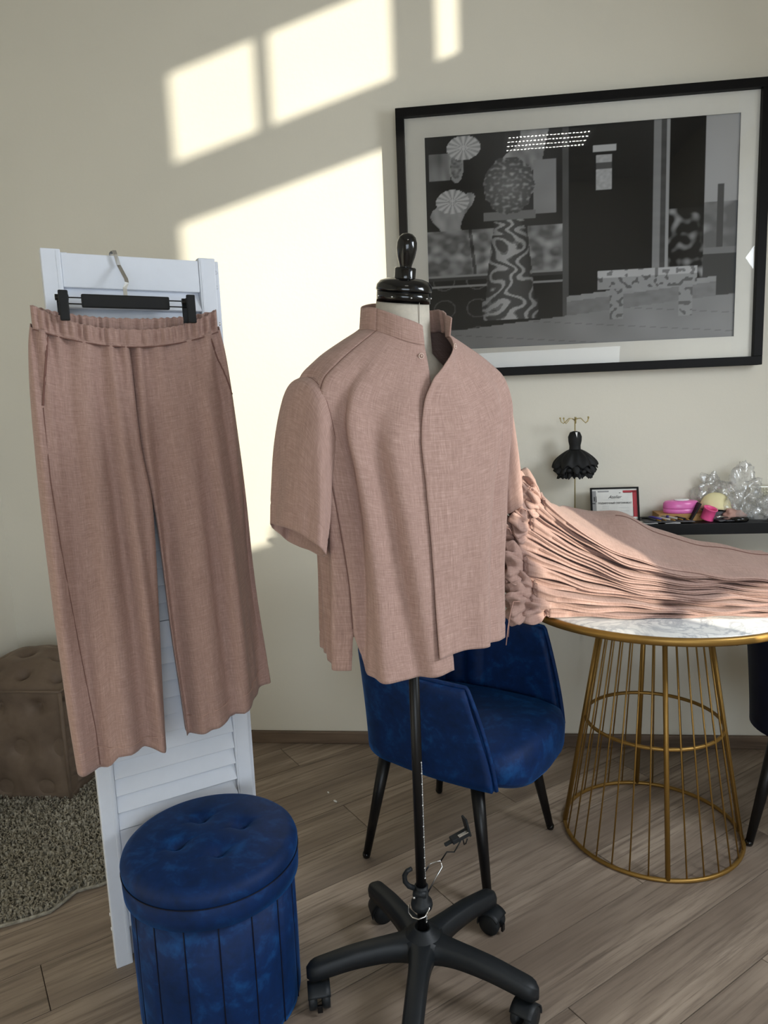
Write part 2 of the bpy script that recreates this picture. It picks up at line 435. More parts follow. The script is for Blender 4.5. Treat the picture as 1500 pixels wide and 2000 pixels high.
# ------------------------------------------------------------------ framed picture
pic = thing('framed_picture', 'large black framed monochrome street picture with wide white mat on wall', 'picture', (0.425, YB-0.014, 1.464))
PWd, PHt, FD, FB = 1.262, 0.940, 0.044, 0.030
for nm, lo, hi in (('frame_rail', (-PWd/2, -FD, 0), (PWd/2, 0, FB)), ('frame_rail', (-PWd/2, -FD, PHt-FB), (PWd/2, 0, PHt)),
                   ('frame_stile', (-PWd/2, -FD, FB), (-PWd/2+FB, 0, PHt-FB)), ('frame_stile', (PWd/2-FB, -FD, FB), (PWd/2, 0, PHt-FB))):
    MB().box(lo, hi, 0.0015).build(nm, 'frame_black', pic)
MB().box((-PWd/2+0.01, -0.006, 0.01), (PWd/2-0.01, -0.002, PHt-0.01)).build('backing_board', 'matte_black', pic)
ix0, ix1, iz0, iz1 = -0.531, 0.540, 0.103, 0.842
mb = MB()
for a, b, c, d in grid_wall((-PWd/2+FB*0.8, PWd/2-FB*0.8), (FB*0.8, PHt-FB*0.8), [(ix0, ix1, iz0, iz1)]): mb.box((a, -0.022, c), (b, -0.0195, d))
mb.build('mat_board', 'mat_board', pic)
mb = MB(); mb._add([(-PWd/2+FB*0.9, -0.028, FB*0.9), (PWd/2-FB*0.9, -0.028, FB*0.9), (PWd/2-FB*0.9, -0.028, PHt-FB*0.9), (-PWd/2+FB*0.9, -0.028, PHt-FB*0.9)], [(0, 1, 2, 3)], None, False)
mb.build('glass_pane', 'glass', pic, recalc=False)

def tone(x, y):
    """plain street scene in greys: shop window, planter column, dark wall, doorway, stone bench, pavement. x,y in 0..1"""
    N = lambda s, o=0.0, sy=None: nz(x*s+o, y*(sy or s)+o*0.7, o)
    ground = 0.13+0.05*x+0.02*math.sin(x*3)
    g = 0.05+0.02*N(4)
    pav = 0.36+0.06*N(9, 3)
    # paving
    edge = 0.10+0.16*max(0, x-0.12)*0.75
    if y < edge:
        g = pav
        if abs((y+0.14*x) % 0.085) < 0.003: g *= 0.75
    elif y < edge+0.09 and x > 0.46 and x < 0.94: g = 0.42+0.05*N(30, 2) if y > edge+0.065 else 0.30+0.05*N(40, 8)
    else:
        if x < 0.45:                                        # shop window and stall
            if y < 0.36:
                g = 0.055+0.015*N(6, 1)
                q = math.hypot((x*9 % 1)-0.5, (y*7.5 % 1)-0.5)
                if abs(q-0.32) < 0.02 and x < 0.24: g = 0.16
                if y > 0.335 or 0.30 < y < 0.312: g = 0.42 if y > 0.35 or y < 0.312 else 0.10
            elif y < 0.57:
                b = N(26, 4, 22); g = 0.22+0.55*max(0, b+0.12)+0.10*N(40, 9)
                if abs((x*5.5+0.4*y) % 1) < 0.06: g *= 0.35
            else:
                g = 0.07+0.05*N(5, 7, 3)
                if N(7, 13, 5) > 0.26: g = 0.42+0.25*N(40, 3, 14)
                if abs(x-0.05) < 0.035 and 0.80 < y < 0.92: g = 0.35+0.2*N(50, 2, 9)
                if 0.355 < x < 0.43 and 0.62 < y < 0.86: g = 0.40+0.05*N(12, 6)
                e = ((x-0.105)/0.024)**2+((y-0.86)/0.075)**2
                if e < 1: g = 0.45 if e > 0.6 else 0.30+0.3*N(80, 4)
                for bx, by in ((0.13, 0.94), (0.09, 0.70)):
                    ee = ((x-bx)/0.055)**2+((y-by)/0.055)**2
                    if ee < 1: g = 0.35+0.4*abs(math.sin(math.atan2(y-by, x-bx)*7))
        elif x < 0.47: g = 0.16+0.05*N(8)
        elif x < 0.735:
            g = 0.040+0.012*N(3, 2)
            if 0.555 < x < 0.605 and 0.71 < y < 0.86: g = 0.55+0.12*N(90, 3) if not (0.80 < y < 0.83) else 0.15
            if 0.545 < x < 0.62 and 0.875 < y < 0.905: g = 0.66
        elif x < 0.775: g = (0.34 if x < 0.757 else 0.12)+0.03*N(3, 9, 40)
        elif x < 0.785: g = 0.45
        elif x < 0.895:
            g = 0.018+0.01*N(4)
            if y < 0.60: g = 0.03+0.6*max(0, N(34, 6, 26)+0.02)
        else:
            g = 0.50+0.06*N(3, 4) if y > 0.62 else 0.22+0.4*max(0, N(18, 5)+0.1)
            if abs(x-0.945) < 0.010 and y < 0.70: g = 0.13
            if y < 0.42: g = 0.30 if y > 0.39 else 0.11
    # tall patterned planter column with clipped round bush
    w = 0.060+0.020*math.cos((y-0.20)*5.5)+(0.012 if y < 0.23 else 0)
    if 0.14 < y < 0.60 and abs(x-0.275) < w:
        s = math.sin((x*120+9*N(14, 2))*1.0+math.sin(y*60+6*N(9, 7))*1.6)
        g = 0.62 if s > 0.45 else (0.16 if s < 0 else 0.30)
        g *= 1.0-0.5*((x-0.275)/w)**2
    if 0.60 <= y < 0.64 and abs(x-0.275) < 0.085: g = 0.30
    rb = math.hypot((x-0.275)/0.083, (y-0.755)/0.128)+0.10*N(30, 3)
    if rb < 1: g = 0.16+0.5*max(0, N(75, 4))+0.14*(1-rb)
    # speckled stone bench
    if 0.56 < x < 0.88 and 0.255 < y < 0.34 and x*0.02 < y:
        g = (0.60+0.08*N(8) if y > 0.305 else 0.42) * (0.45 if N(62, 8, 46) > 0.20 else 1.0)
    for lx in (0.60, 0.82):
        if lx < x < lx+0.045 and 0.115 < y <= 0.26: g = 0.40*(0.5 if N(62, 8, 46) > 0.2 else 1.0)
    return min(0.85, max(0.012, g))
gx, gz = 300, 207
verts = [(ix0-0.004+(ix1-ix0+0.008)*i/gx, -0.014, iz0-0.004+(iz1-iz0+0.008)*j/gz) for j in range(gz+1) for i in range(gx+1)]
faces = [(j*(gx+1)+i, j*(gx+1)+i+1, (j+1)*(gx+1)+i+1, (j+1)*(gx+1)+i) for j in range(gz) for i in range(gx)]
mb = MB(); mb._add(verts, faces, None, False); pr = mb.build('monochrome_print', 'print', pic)
at = pr.data.color_attributes.new('tone', 'FLOAT_COLOR', 'POINT'); cols = []
for j in range(gz+1):
    for i in range(gx+1):
        g = tone(i/gx, j/gz)**1.12; cols += [g, g*0.985, g*0.97, 1]
at.data.foreach_set('color', cols)

# ------------------------------------------------------------------ wall shelf
SZ = 0.921
sh = thing('wall_shelf', 'long black wall shelf below the framed picture', 'shelf', (0, 0, 0))
MB().box((0.02, 2.575, SZ-0.040), (1.98, YB-0.0005, SZ), 0.002).build('shelf_board', 'shelf_black', sh)

# ------------------------------------------------------------------ round table
tb = thing('round_table', 'round marble topped side table with golden wire cage base', 'table', (0.575, 2.19, 0))
MB().lathe([(0.001, 0.758), (0.400, 0.758), (0.404, 0.762), (0.404, 0.771), (0.400, 0.775), (0.001, 0.775)], 96).build('table_top', 'marble', tb)
MB().lathe([(0.404, 0.752), (0.412, 0.751), (0.4165, 0.756), (0.4165, 0.768), (0.412, 0.773), (0.404, 0.772), (0.4041, 0.752)], 96).build('rim', 'gold', tb)
RB, RT_ = 0.267, 0.148
MB().torus((0, 0, 0.0065), RB, 0.0065, 80, 10).build('base_ring', 'gold', tb)
MB().torus((0, 0, 0.372), RB+(RT_-RB)*0.372/0.745-0.004, 0.0058, 72, 10).build('middle_ring', 'gold', tb)
MB().torus((0, 0, 0.745), RT_, 0.006, 64, 8).build('top_ring', 'gold', tb)
a0 = math.atan2(1.919-2.19, 0.555-0.575)
for k in range(32):
    a = a0+2*math.pi*k/32; thick = k % 8 == 0; r = 0.0075 if thick else 0.0024
    MB().tube([(RB*math.cos(a), RB*math.sin(a), 0.008), (RT_*math.cos(a), RT_*math.sin(a), 0.750)], r, 8).build('bar' if thick else 'rod', 'gold', tb)
for k in range(4):
    a = a0+0.35+k*math.pi/2
    MB().lathe([(0.0005, -0.014), (0.005, -0.012), (0.009, 0.0), (0.009, 0.005)], 14, (0.385*math.cos(a), 0.385*math.sin(a), 0.7535)).build('glide', 'gold', tb)

# ------------------------------------------------------------------ armchair
def make_chair(name, label, fabric, loc, rz):
    t = thing(name, label, 'chair', loc, rz)
    # U shaped shell, local x = front.  path parameter 0..1 from near front round the back to the far front
    nP, nH = 72, 12
    pts = []
    hx, hy, rc = 0.222, 0.236, 0.15
    seg = [(hx, -hy), (-hx+rc, -hy)]
    path = [(hx+(-hx+rc-hx)*k/18, -hy-0.012*math.sin(math.pi*k/18)) for k in range(18)]
    path += [(-hx+rc-rc*math.sin(a), -hy+rc-rc*math.cos(a)) for a in np.linspace(0, math.pi/2, 13)]
    path += [(-hx, y) for y in np.linspace(-hy+rc, hy-rc, 12)[1:-1]]
    path += [(-hx+rc-rc*math.cos(a), hy-rc+rc*math.sin(a)) for a in np.linspace(0, math.pi/2, 13)]
    path += [(-hx+rc+(hx+hx-rc)*k/18, hy+0.012*math.sin(math.pi*k/18)) for k in range(1, 19)]
    n = len(path); L = [0]
    for i in range(1, n): L.append(L[-1]+math.dist(path[i], path[i-1]))
    L = [l/L[-1] for l in L]
    def height(s):
        return float(interp([0, 0.10, 0.30, 0.40, 0.5, 0.60, 0.70, 0.90, 1], [0.634, 0.640, 0.650, 0.675, 0.69, 0.685, 0.680, 0.662, 0.655], s))
    def nrm(i):
        a = Vector(path[max(0, i-1)]); b = Vector(path[min(n-1, i+1)]); d = (b-a).normalized(); return Vector((-d.y, d.x))  # outward
    def shell_ring(i, th, front_drop=True):
        s = L[i]; N_ = nrm(i); p = Vector(path[i]); top = height(s)
        end = min(s, 1-s); lo = 0.365
        ring = []
        prof = []
        for k in range(nH+1): prof.append((1, k/nH))
        for k in range(1, 6): prof.append((math.cos(math.pi*k/6), 1+0.0))
        for k in range(nH+1): prof.append((-1, 1-k/nH))
        for side, hh in prof:
            flare = 0.018*hh**1.4 - 0.002*(1-hh)
            extra = 0.006*math.sqrt(max(0, 1-side*side)) if hh >= 1 else 0
            off = flare+side*th/2
            q = p+N_*off
            fx = -0.050*hh**1.6*max(0, 1-end/0.22) if end < 0.22 else 0.0       # the arm front slopes backwards towards the top
            if 1-hh > 0.0: pass
            ring.append((q.x+fx+(0.02*(1-hh) if end < 0.12 else 0)*(1-end/0.12 if end < 0.12 else 0), q.y, lo+(top-lo)*hh+extra))
        return ring
    rings = [shell_ring(i, 0.036) for i in range(n)]
    MB().loft(rings, True, True).build('shell', fabric, t)
    pip = []
    for i in range(n):
        r = rings[i]; k = nH+3; pip.append(tuple(Vector(r[k])+Vector((0, 0, 0.002))))
    front0 = [tuple(Vector(rings[0][k])*0.5+Vector(rings[0][len(rings[0])-1-k])*0.5+Vector((0.006, 0, 0))) for k in range(0, nH+1)]
    front1 = [tuple(Vector(rings[-1][k])*0.5+Vector(rings[-1][len(rings[0])-1-k])*0.5+Vector((0.006, 0, 0))) for k in range(0, nH+1)]
    MB().tube(front0+pip+front1[::-1], 0.006, 8).build('piping', fabric, t)
    # channel stitched inner pads
    for k in range(10):
        s0, s1 = 0.20+0.06*k, 0.26+0.06*k
        rg = []
        for q in range(7):
            s = s0+(s1-s0)*q/6; i = min(range(n), key=lambda j: abs(L[j]-s)); N_ = nrm(i); p = Vector((float(np.interp(s, L, [a[0] for a in path])), float(np.interp(s, L, [a[1] for a in path]))))
            bul = 0.016*math.sin(math.pi*min(max(q/6, 0.0), 1))
            top = height(s)-0.03; ring = []
            for h in np.linspace(0, 1, 8):
                z = 0.43+(top-0.43)*h; fl = 0.018*((z-0.365)/(height(s)-0.365))**1.4
                d = fl-0.019-bul*min(1, 6*(1-h)+0.05)
                ring.append((p.x+N_.x*d, p.y+N_.y*d, z))
            ring += [(p.x-N_.x*(-0.01+0.0), p.y-N_.y*(-0.01), top), (p.x, p.y, 0.43)]
            rg.append(ring)
        MB().loft(rg, True, True).build('back_channel', fabric, t)
    # seat cushion
    rings = []
    for z, g in ((0.345, -0.03), (0.352, -0.008), (0.372, 0.006), (0.405, 0.008), (0.432, 0.0), (0.446, -0.022), (0.452, -0.07), (0.455, -0.13), (0.456, -0.20)):
        ring = []
        for k in range(56):
            a = 2*math.pi*k/56; c, s_ = math.cos(a), math.sin(a)
            ex = 0.42
            x = math.copysign(abs(c)**ex, c); y = math.copysign(abs(s_)**ex, s_)
            w = 0.222+g; d = 0.235+g
            bx = 0.025+(d+(0.035 if x > 0 else -0.02)*max(0, x)*math.cos(y*1.1))*x
            ring.append((bx, y*w*(1.0 if x > -0.3 else 0.96), z+(0.012*(1-y*y)*(1 if z > 0.43 else 0))-0.03*(max(0, x)**3 if z < 0.40 else 0)*(1-y*y)))
        rings.append(ring)
    MB().loft(rings, True, True).build('seat', fabric, t)
    for sx in (-1, 1):
        for sy in (-1, 1):
            MB().tube([(sx*0.150, sy*0.165, 0.36), (sx*0.208, sy*0.216, 0.012)], [0.021, 0.0115], 16).build('leg', 'black_metal', t)
            ft = MB().lathe([(0.0005, 0), (0.010, 0.001), (0.0125, 0.008), (0.0115, 0.016), (0.0005, 0.018)], 14, (sx*0.209, sy*0.217, 0)).build('foot', 'gloss_black', t)
    return t
CH_RZ = math.atan2(-0.489, 0.872)
make_chair('armchair', 'blue velvet armchair with black legs behind the dress form', 'blue', (-0.032, 2.084, 0), CH_RZ)
make_chair('armchair', 'blue armchair coloured darker for shade at the right edge beyond the table', 'navy', (1.135, 2.20, 0), CH_RZ)
# ------------------------------------------------------------------ blue storage pouf
pf = thing('storage_pouf', 'round blue velvet storage pouf with button tufted lid', 'pouf', (-0.597, 1.462, 0))
PR = 0.186
npan = 16
def body_ring(z, rr):
    ring = []
    for k in range(npan*8):
        a = 2*math.pi*k/(npan*8); q = (k % 8)/8
        groove = 0.0035*max(0, 1-min(q, 1-q)*8/0.9)
        ring.append(((rr-groove)*math.cos(a), (rr-groove)*math.sin(a), z))
    return ring
MB().loft([body_ring(0.002, PR-0.012), body_ring(0.0, PR-0.004), body_ring(0.02, PR), body_ring(0.16, PR+0.001), body_ring(0.33, PR)], True, True).build('body', 'blue', pf)
for k in range(npan):
    a = 2*math.pi*k/npan
    MB().tube([((PR-0.002)*math.cos(a), (PR-0.002)*math.sin(a), z) for z in np.linspace(0.006, 0.335, 6)], 0.0016, 6).build('panel_seam', 'navy', pf)
but = [(0.075*math.cos(R(a)), 0.075*math.sin(R(a))) for a in (35, 125, 215, 305)]
LRAD = 0.197
rings = []
def lid_z(x, y):
    r = math.hypot(x, y); z = 0.410+0.014*(1-(r/LRAD)**2)
    for bx, by in but:
        d = math.hypot(x-bx, y-by); z -= 0.0135*math.exp(-(d/0.018)**2)+0.005*math.exp(-(d/0.045)**2)
        # little pinch crease across the button
        u = (x-bx)*0.8+(y-by)*0.6; v = -(x-bx)*0.6+(y-by)*0.8
        z -= 0.004*math.exp(-(v/0.004)**2)*math.exp(-(u/0.035)**2)
    return z
prof = [(LRAD-0.008, 0.322), (LRAD, 0.324), (LRAD+0.001, 0.345), (LRAD+0.0015, 0.372), (LRAD-0.0005, 0.374), (LRAD+0.001, 0.377), (LRAD+0.002, 0.390), (LRAD-0.002, 0.401), (LRAD-0.009, 0.4075)]
for r, z in prof: rings.append([(r*math.cos(2*math.pi*k/120), r*math.sin(2*math.pi*k/120), z) for k in range(120)])
for r in np.linspace(LRAD-0.018, 0.002, 44): rings.append([(r*math.cos(2*math.pi*k/120), r*math.sin(2*math.pi*k/120), lid_z(r*math.cos(2*math.pi*k/120), r*math.sin(2*math.pi*k/120))) for k in range(120)])
lid = MB().loft(rings, True, True).build('lid', 'blue', pf)
for bx, by in but: MB().blob((bx, by, lid_z(bx, by)+0.001), (0.006, 0.006, 0.0025), 12, 6).build('button', 'blue', lid)
MB().torus((0, 0, 0.374), LRAD+0.0015, 0.0014, 96, 6).build('lid_seam', 'navy', lid)

# ------------------------------------------------------------------ brown tufted pouf
bp = thing('tufted_pouf', 'brown velvet square pouf with deep button tufting beside the screen', 'pouf', (-1.648, 2.475, 0))
hw = 0.220; ntop = 3
def dimple(x, y, step, ph=0.5):
    """deep tufting: returns depth at the nearest button plus crease lines"""
    best = 9; dz = 0.0
    gx_, gy_ = x/step, y/step
    for i in range(math.floor(gx_)-1, math.floor(gx_)+3):
        for j in range(math.floor(gy_)-1, math.floor(gy_)+3):
            bx = i+(0.5 if j % 2 else 0.0); by = j
            d = math.hypot(gx_-bx, gy_-by); best = min(best, d)
    crease = min(abs(((gx_+gy_/2) % 1)-0.5), abs(((gx_-gy_/2) % 1)-0.5))
    return -0.042*math.exp(-(best/0.16)**2)-0.014*math.exp(-(best/0.42)**2)-0.016*math.exp(-((0.5-crease)/0.045)**2)
G = 64
def cube_face(kind):
    rings = []
    for j in range(G+1):
        row = []
        for i in range(G+1):
            u = -1+2*i/G; v = -1+2*j/G
            if kind == 'top':
                x, y = u*hw, v*hw; e = max(abs(u), abs(v)); rr = (u**6+v**6)**(1/6)
                z = 0.425+0.075*max(0, 1-rr**2.2)+dimple(x+0.02, y+0.02, 0.125)*max(0, 1-rr**8)
                rnd = 0.97+0.03*(1-abs(u*v)); row.append((x*rnd, y*rnd, z-0.02*max(0, rr-0.9)*10*0.5))
            else:
                s = u*hw; z = 0.012+(v+1)/2*0.408
                b = 0.012*(1-u**4)*(1-v**4)
                dn = dimple(s+0.03, z-0.055, 0.155)*(1-abs(u)**10)*(1-abs(v)**6)
                k = hw+b+dn*0.8; cr = 1-0.03*abs(u)**8
                if kind == 'front': row.append((s, -k*cr, z))
                elif kind == 'right': row.append((k*cr+0.006*math.sin(z*150+3*nz(z*40))*(1-u*u), s, z))
                elif kind == 'left': row.append((-k*cr, s, z))
                else: row.append((s, k*cr, z))
        rings.append(row)
    return rings
for kind, nm in (('top', 'tufted_top'), ('front', 'side_panel'), ('right', 'side_panel'), ('left', 'side_panel'), ('back', 'side_panel')):
    MB().loft(cube_face(kind), False).build(nm, 'brown', bp)
MB().box((-hw*0.97, -hw*0.97, 0.0), (hw*0.97, hw*0.97, 0.30), 0.02).build('core', 'brown', bp)
sq = [(hw*1.0, -hw*1.0), (hw*1.0, hw*1.0), (-hw*1.0, hw*1.0), (-hw*1.0, -hw*1.0)]
loop = []
for i in range(4):
    a, b = sq[i], sq[(i+1) % 4]
    for k in range(12): loop.append((a[0]+(b[0]-a[0])*k/12, a[1]+(b[1]-a[1])*k/12, 0.421))
MB().tube(loop+[loop[0]], 0.005, 6).build('piping', 'brown', bp)
for sx, sy in sq: MB().tube([(sx*0.985, sy*0.985, 0.01), (sx*0.985, sy*0.985, 0.42)], 0.0075, 8).build('corner_piping', 'brown', bp)

# ------------------------------------------------------------------ shag rug
rg = thing('shag_rug', 'grey shag rug on the wooden floor under the brown pouf', 'rug', (-1.45, 2.1, 0))
edge = [(-1.885, 1.46), (-1.62, 1.53), (-1.45, 1.575), (-1.29, 1.638), (-1.225, 1.672), (-1.180, 1.702), (-1.163, 1.745), (-1.150, 1.790), (-1.09, 1.822), (-1.02, 1.90), (-0.985, 2.05), (-1.02, 2.25), (-1.08, 2.42), (-1.25, 2.55), (-1.55, 2.60), (-1.885, 2.60)]
RX, RY = -1.45, 2.1
loc_edge = [(x-RX, y-RY) for x, y in edge]
MB().prism(loc_edge, 0.0005, 0.009).build('rug_base', 'rug', rg)
MB().tube([(x, y, 0.0075) for x, y in loc_edge+[loc_edge[0]]], 0.005, 6).build('rug_border', 'rug', rg)
def inside(x, y):
    c = False; n = len(loc_edge)
    for i in range(n):
        (x1, y1), (x2, y2) = loc_edge[i], loc_edge[(i+1) % n]
        if (y1 > y) != (y2 > y) and x < (x2-x1)*(y-y1)/(y2-y1)+x1: c = not c
    return c
rnd = random.Random(3); mb = MB(); cnt = 0
V, F = [], []
while cnt < 15000:
    x = rnd.uniform(-0.435, 0.47); y = rnd.uniform(-0.65, 0.50)
    if not inside(x, y) or (x < 0.03 and y > 0.20): continue
    cnt += 1
    a = rnd.uniform(0, 6.28); l = rnd.uniform(0.008, 0.017); h = rnd.uniform(0.010, 0.021); w = rnd.uniform(0.0022, 0.0036)
    dx, dy = math.cos(a), math.sin(a); o = len(V)
    V += [(x-dy*w, y+dx*w, 0.007), (x+dy*w, y-dx*w, 0.007), (x+dx*l*0.5+dy*w, y+dy*l*0.5-dx*w, 0.007+h), (x+dx*l*0.5-dy*w, y+dy*l*0.5+dx*w, 0.007+h), (x+dx*l*1.25, y+dy*l*1.25, 0.007+h*0.75)]
    F += [(o, o+1, o+2, o+3), (o+3, o+2, o+4)]
mb._add(V, F, None, True); pile = mb.build('rug_pile', 'rug', rg); pile['kind'] = 'stuff'

# ------------------------------------------------------------------ white louvred screen
scr = thing('folding_screen', 'white louvred folding screen standing behind the pouf', 'screen', (-0.893, 1.52, 0), math.atan2(0.5806, 0.8142))
SW, SH, ST = 0.383, 1.742, 0.026
def panel(y0, x0, full=True):
    rot = None
    p0 = MB().box((x0, y0, 0.0), (x0+0.040, y0+ST, SH), 0.0025).build('stile', 'white_paint', scr)
    p1 = MB().box((x0+SW-0.040, y0, 0.0), (x0+SW, y0+ST, SH), 0.0025).build('stile', 'white_paint', scr)
    for a, b, p in ((x0+0.030, x0+0.036, p0), (x0+SW-0.036, x0+SW-0.030, p1)):
        MB().box((a, y0-0.0012, 0.02), (b, y0+0.001, SH-0.004), 0.0006).build('bead', 'white_paint', p)
    for z0, z1 in ((0.10, 0.362), (0.805, 0.872), (1.662, 1.735)):
        MB().box((x0+0.0402, y0+0.003, z0), (x0+SW-0.0402, y0+ST-0.003, z1), 0.002).build('rail', 'white_paint', scr)
    if not full: 
        MB().box((x0+0.0402, y0+0.010, 0.362), (x0+SW-0.0402, y0+0.014, 1.662)).build('back_panel', 'white_paint', scr); return
    zs = list(np.arange(0.366, 0.80, 0.0443))+list(np.arange(0.876, 1.655, 0.0437))
    me = None
    for z in zs:
        L_ = Matrix.Translation((0, y0+ST/2, z+0.022)) @ Matrix.Rotation(R(-24), 4, 'X')
        b = MB().box((x0+0.0406, -0.0032, -0.026), (x0+SW-0.0406, 0.0032, 0.026), 0.0012)
        if me is None:
            o = b.build('slat', 'white_paint', scr); me = o.data
        else:
            o = bpy.data.objects.new('slat', me); COL.objects.link(o); o.parent = scr
        o.matrix_local = L_
panel(0.0, 0.0); panel(0.032, 0.018, False)
for z in (1.715, 1.680, 0.25, 0.21): MB().lathe([(0.0005, 0), (0.0045, 0), (0.0045, 0.0014), (0.0005, 0.0016)], 16).build('screw_cap', 'white_paint', scr, (0.3925, 0.0322, z), (R(90), 0, 0))
MB().box((0.3845, 0.0300, 1.50), (0.3995, 0.0322, 1.600), 0.0006).build('hinge_plate', 'white_paint', scr)
for z in (1.592, 1.551, 1.512): MB().lathe([(0.0005, 0), (0.0040, 0), (0.0034, 0.0018), (0.0005, 0.0018)], 14).build('hinge_screw', 'steel', scr, (0.392, 0.0300, z), (R(90), 0, 0))
for z in (0.105, 0.145): MB().lathe([(0.0005, 0), (0.0045, 0), (0.0040, 0.0022), (0.0005, 0.0022)], 14).build('glide_stud', 'white', scr, (-0.0002, 0.013, z), (0, R(-90), 0))
SCR_RZ = scr.rotation_euler.z

# ------------------------------------------------------------------ trouser hanger
hg = thing('trouser_hanger', 'black trouser hanger with steel hook over the top of the screen', 'hanger', (-0.893, 1.52, 0), SCR_RZ)
HY = -0.058
MB().box((0.066, HY-0.006, 1.611), (0.252, HY+0.006, 1.639), 0.003).build('grip_bar', 'matte_black', hg)
for z in (1.631, 1.618): MB().tube([(0.018, HY, z), (0.298, HY, z)], 0.0014, 6).build('wire', 'black_metal', hg)
for x, xb in ((0.026, -1), (0.291, 1)):
    c = MB().box((x-0.0095, HY-0.044, 1.578), (x+0.0095, HY-0.034, 1.640), 0.0028).build('clip', 'matte_black', hg)
    MB().box((x-0.0085, HY+0.004, 1.580), (x+0.0085, HY+0.010, 1.630), 0.002).build('clip_back', 'matte_black', c)
    MB().box((x-0.0075, HY-0.035, 1.624), (x+0.0075, HY+0.006, 1.635), 0.002).build('clip_bridge', 'matte_black', c)
    MB().tube([(x-0.013, HY-0.012, 1.629), (x+0.013, HY-0.012, 1.629)], 0.0065, 10).build('clip_spring', 'black_metal', c)
hook = [(0.158, HY, 1.636), (0.158, HY, 1.655), (0.163, HY-0.002, 1.667), (0.163, HY+0.004, 1.675), (0.158, -0.010, 1.712), (0.153, -0.010, 1.735), (0.152, -0.004, 1.7445), (0.151, 0.012, 1.7465), (0.150, 0.0295, 1.744), (0.150, 0.0305, 1.728)]
rings = []
for i, p in enumerate(hook):
    a = Vector(hook[max(0, i-1)]); b = Vector(hook[min(len(hook)-1, i+1)]); t_ = (b-a).normalized(); s_ = Vector((1, 0, 0)); s_ = (s_-t_*s_.dot(t_)).normalized(); q = t_.cross(s_)
    rings.append([tuple(Vector(p)+s_*u*0.0042+q*v*0.0009) for u, v in ((-1, -1), (1, -1), (1, 1), (-1, 1))])
MB().loft(rings, True, True, smooth=False).build('hook', 'steel', hg)
# ------------------------------------------------------------------ trousers on the hanger
tr = thing('hanging_trousers', 'dusty rose wide leg trousers hanging on the white screen', 'trousers', (-0.893, 1.52, 0), SCR_RZ)
TY = -0.066
def ztop(s): return 1.566-0.037*(1-((s-0.16)/0.197)**2)
CREASE = [(-0.020, 0.012, -1.0, 0.011), (0.030, 0.030, -1.1, 0.012), (0.075, 0.050, 1.0, 0.013), (0.115, 0.030, -0.9, 0.011), (0.225, 0.050, -1.0, 0.012), (0.265, 0.060, 1.0, 0.013), (0.300, 0.070, -1.1, 0.012), (0.340, 0.075, 0.9, 0.011)]
def fold(s, z, side):
    d = max(0.0, (1.57-z))
    a = 0.0050+0.0170*min(1, d/0.50)
    f = math.sin(s*62+0.8+0.9*math.sin(z*2.2))*0.55+math.sin(s*31+2.0-z*0.9)*0.6+0.35*math.sin(s*118+z*3)
    near = math.exp(-d/0.09)
    for c0_, sl_, aa, ww in CREASE:
        f += aa*math.exp(-((s-c0_-sl_*d)/ww)**2)*min(1, d/0.15)/max(a, 0.004)*0.011
    g = 0.0120*near*math.sin(s*170+5*nz(s*14, 1.3))
    return a*f*min(1, 0.15+d/0.05)+g*min(1, d/0.012)+0.006*min(1, 0.1+d/0.05)*nz(s*9, z*4, 2.0 if side < 0 else 7.0)
LEG = {'L': dict(z=[0.576, 0.71, 0.95, 1.18, 1.33, 1.40, 1.50, 1.575], o=[-0.044, -0.050, -0.056, -0.058, -0.056, -0.054, -0.047, -0.034],
                 i=[0.153, 0.157, 0.166, 0.1725, 0.1600, 0.158, 0.157, 0.156]),
       'R': dict(z=[0.60, 0.70, 0.87, 1.14, 1.33, 1.40, 1.50, 1.575], o=[0.446, 0.437, 0.421, 0.404, 0.387, 0.380, 0.369, 0.357],
                 i=[0.209, 0.204, 0.193, 0.1815, 0.1600, 0.158, 0.157, 0.156])}
def leg_bounds(side, z):
    d = LEG[side]; return float(interp(d['z'], d['o'], z)), float(interp(d['z'], d['i'], z))
def thick(z): return float(interp([0.55, 0.9, 1.3, 1.5, 1.6], [0.038, 0.034, 0.027, 0.018, 0.011], z))
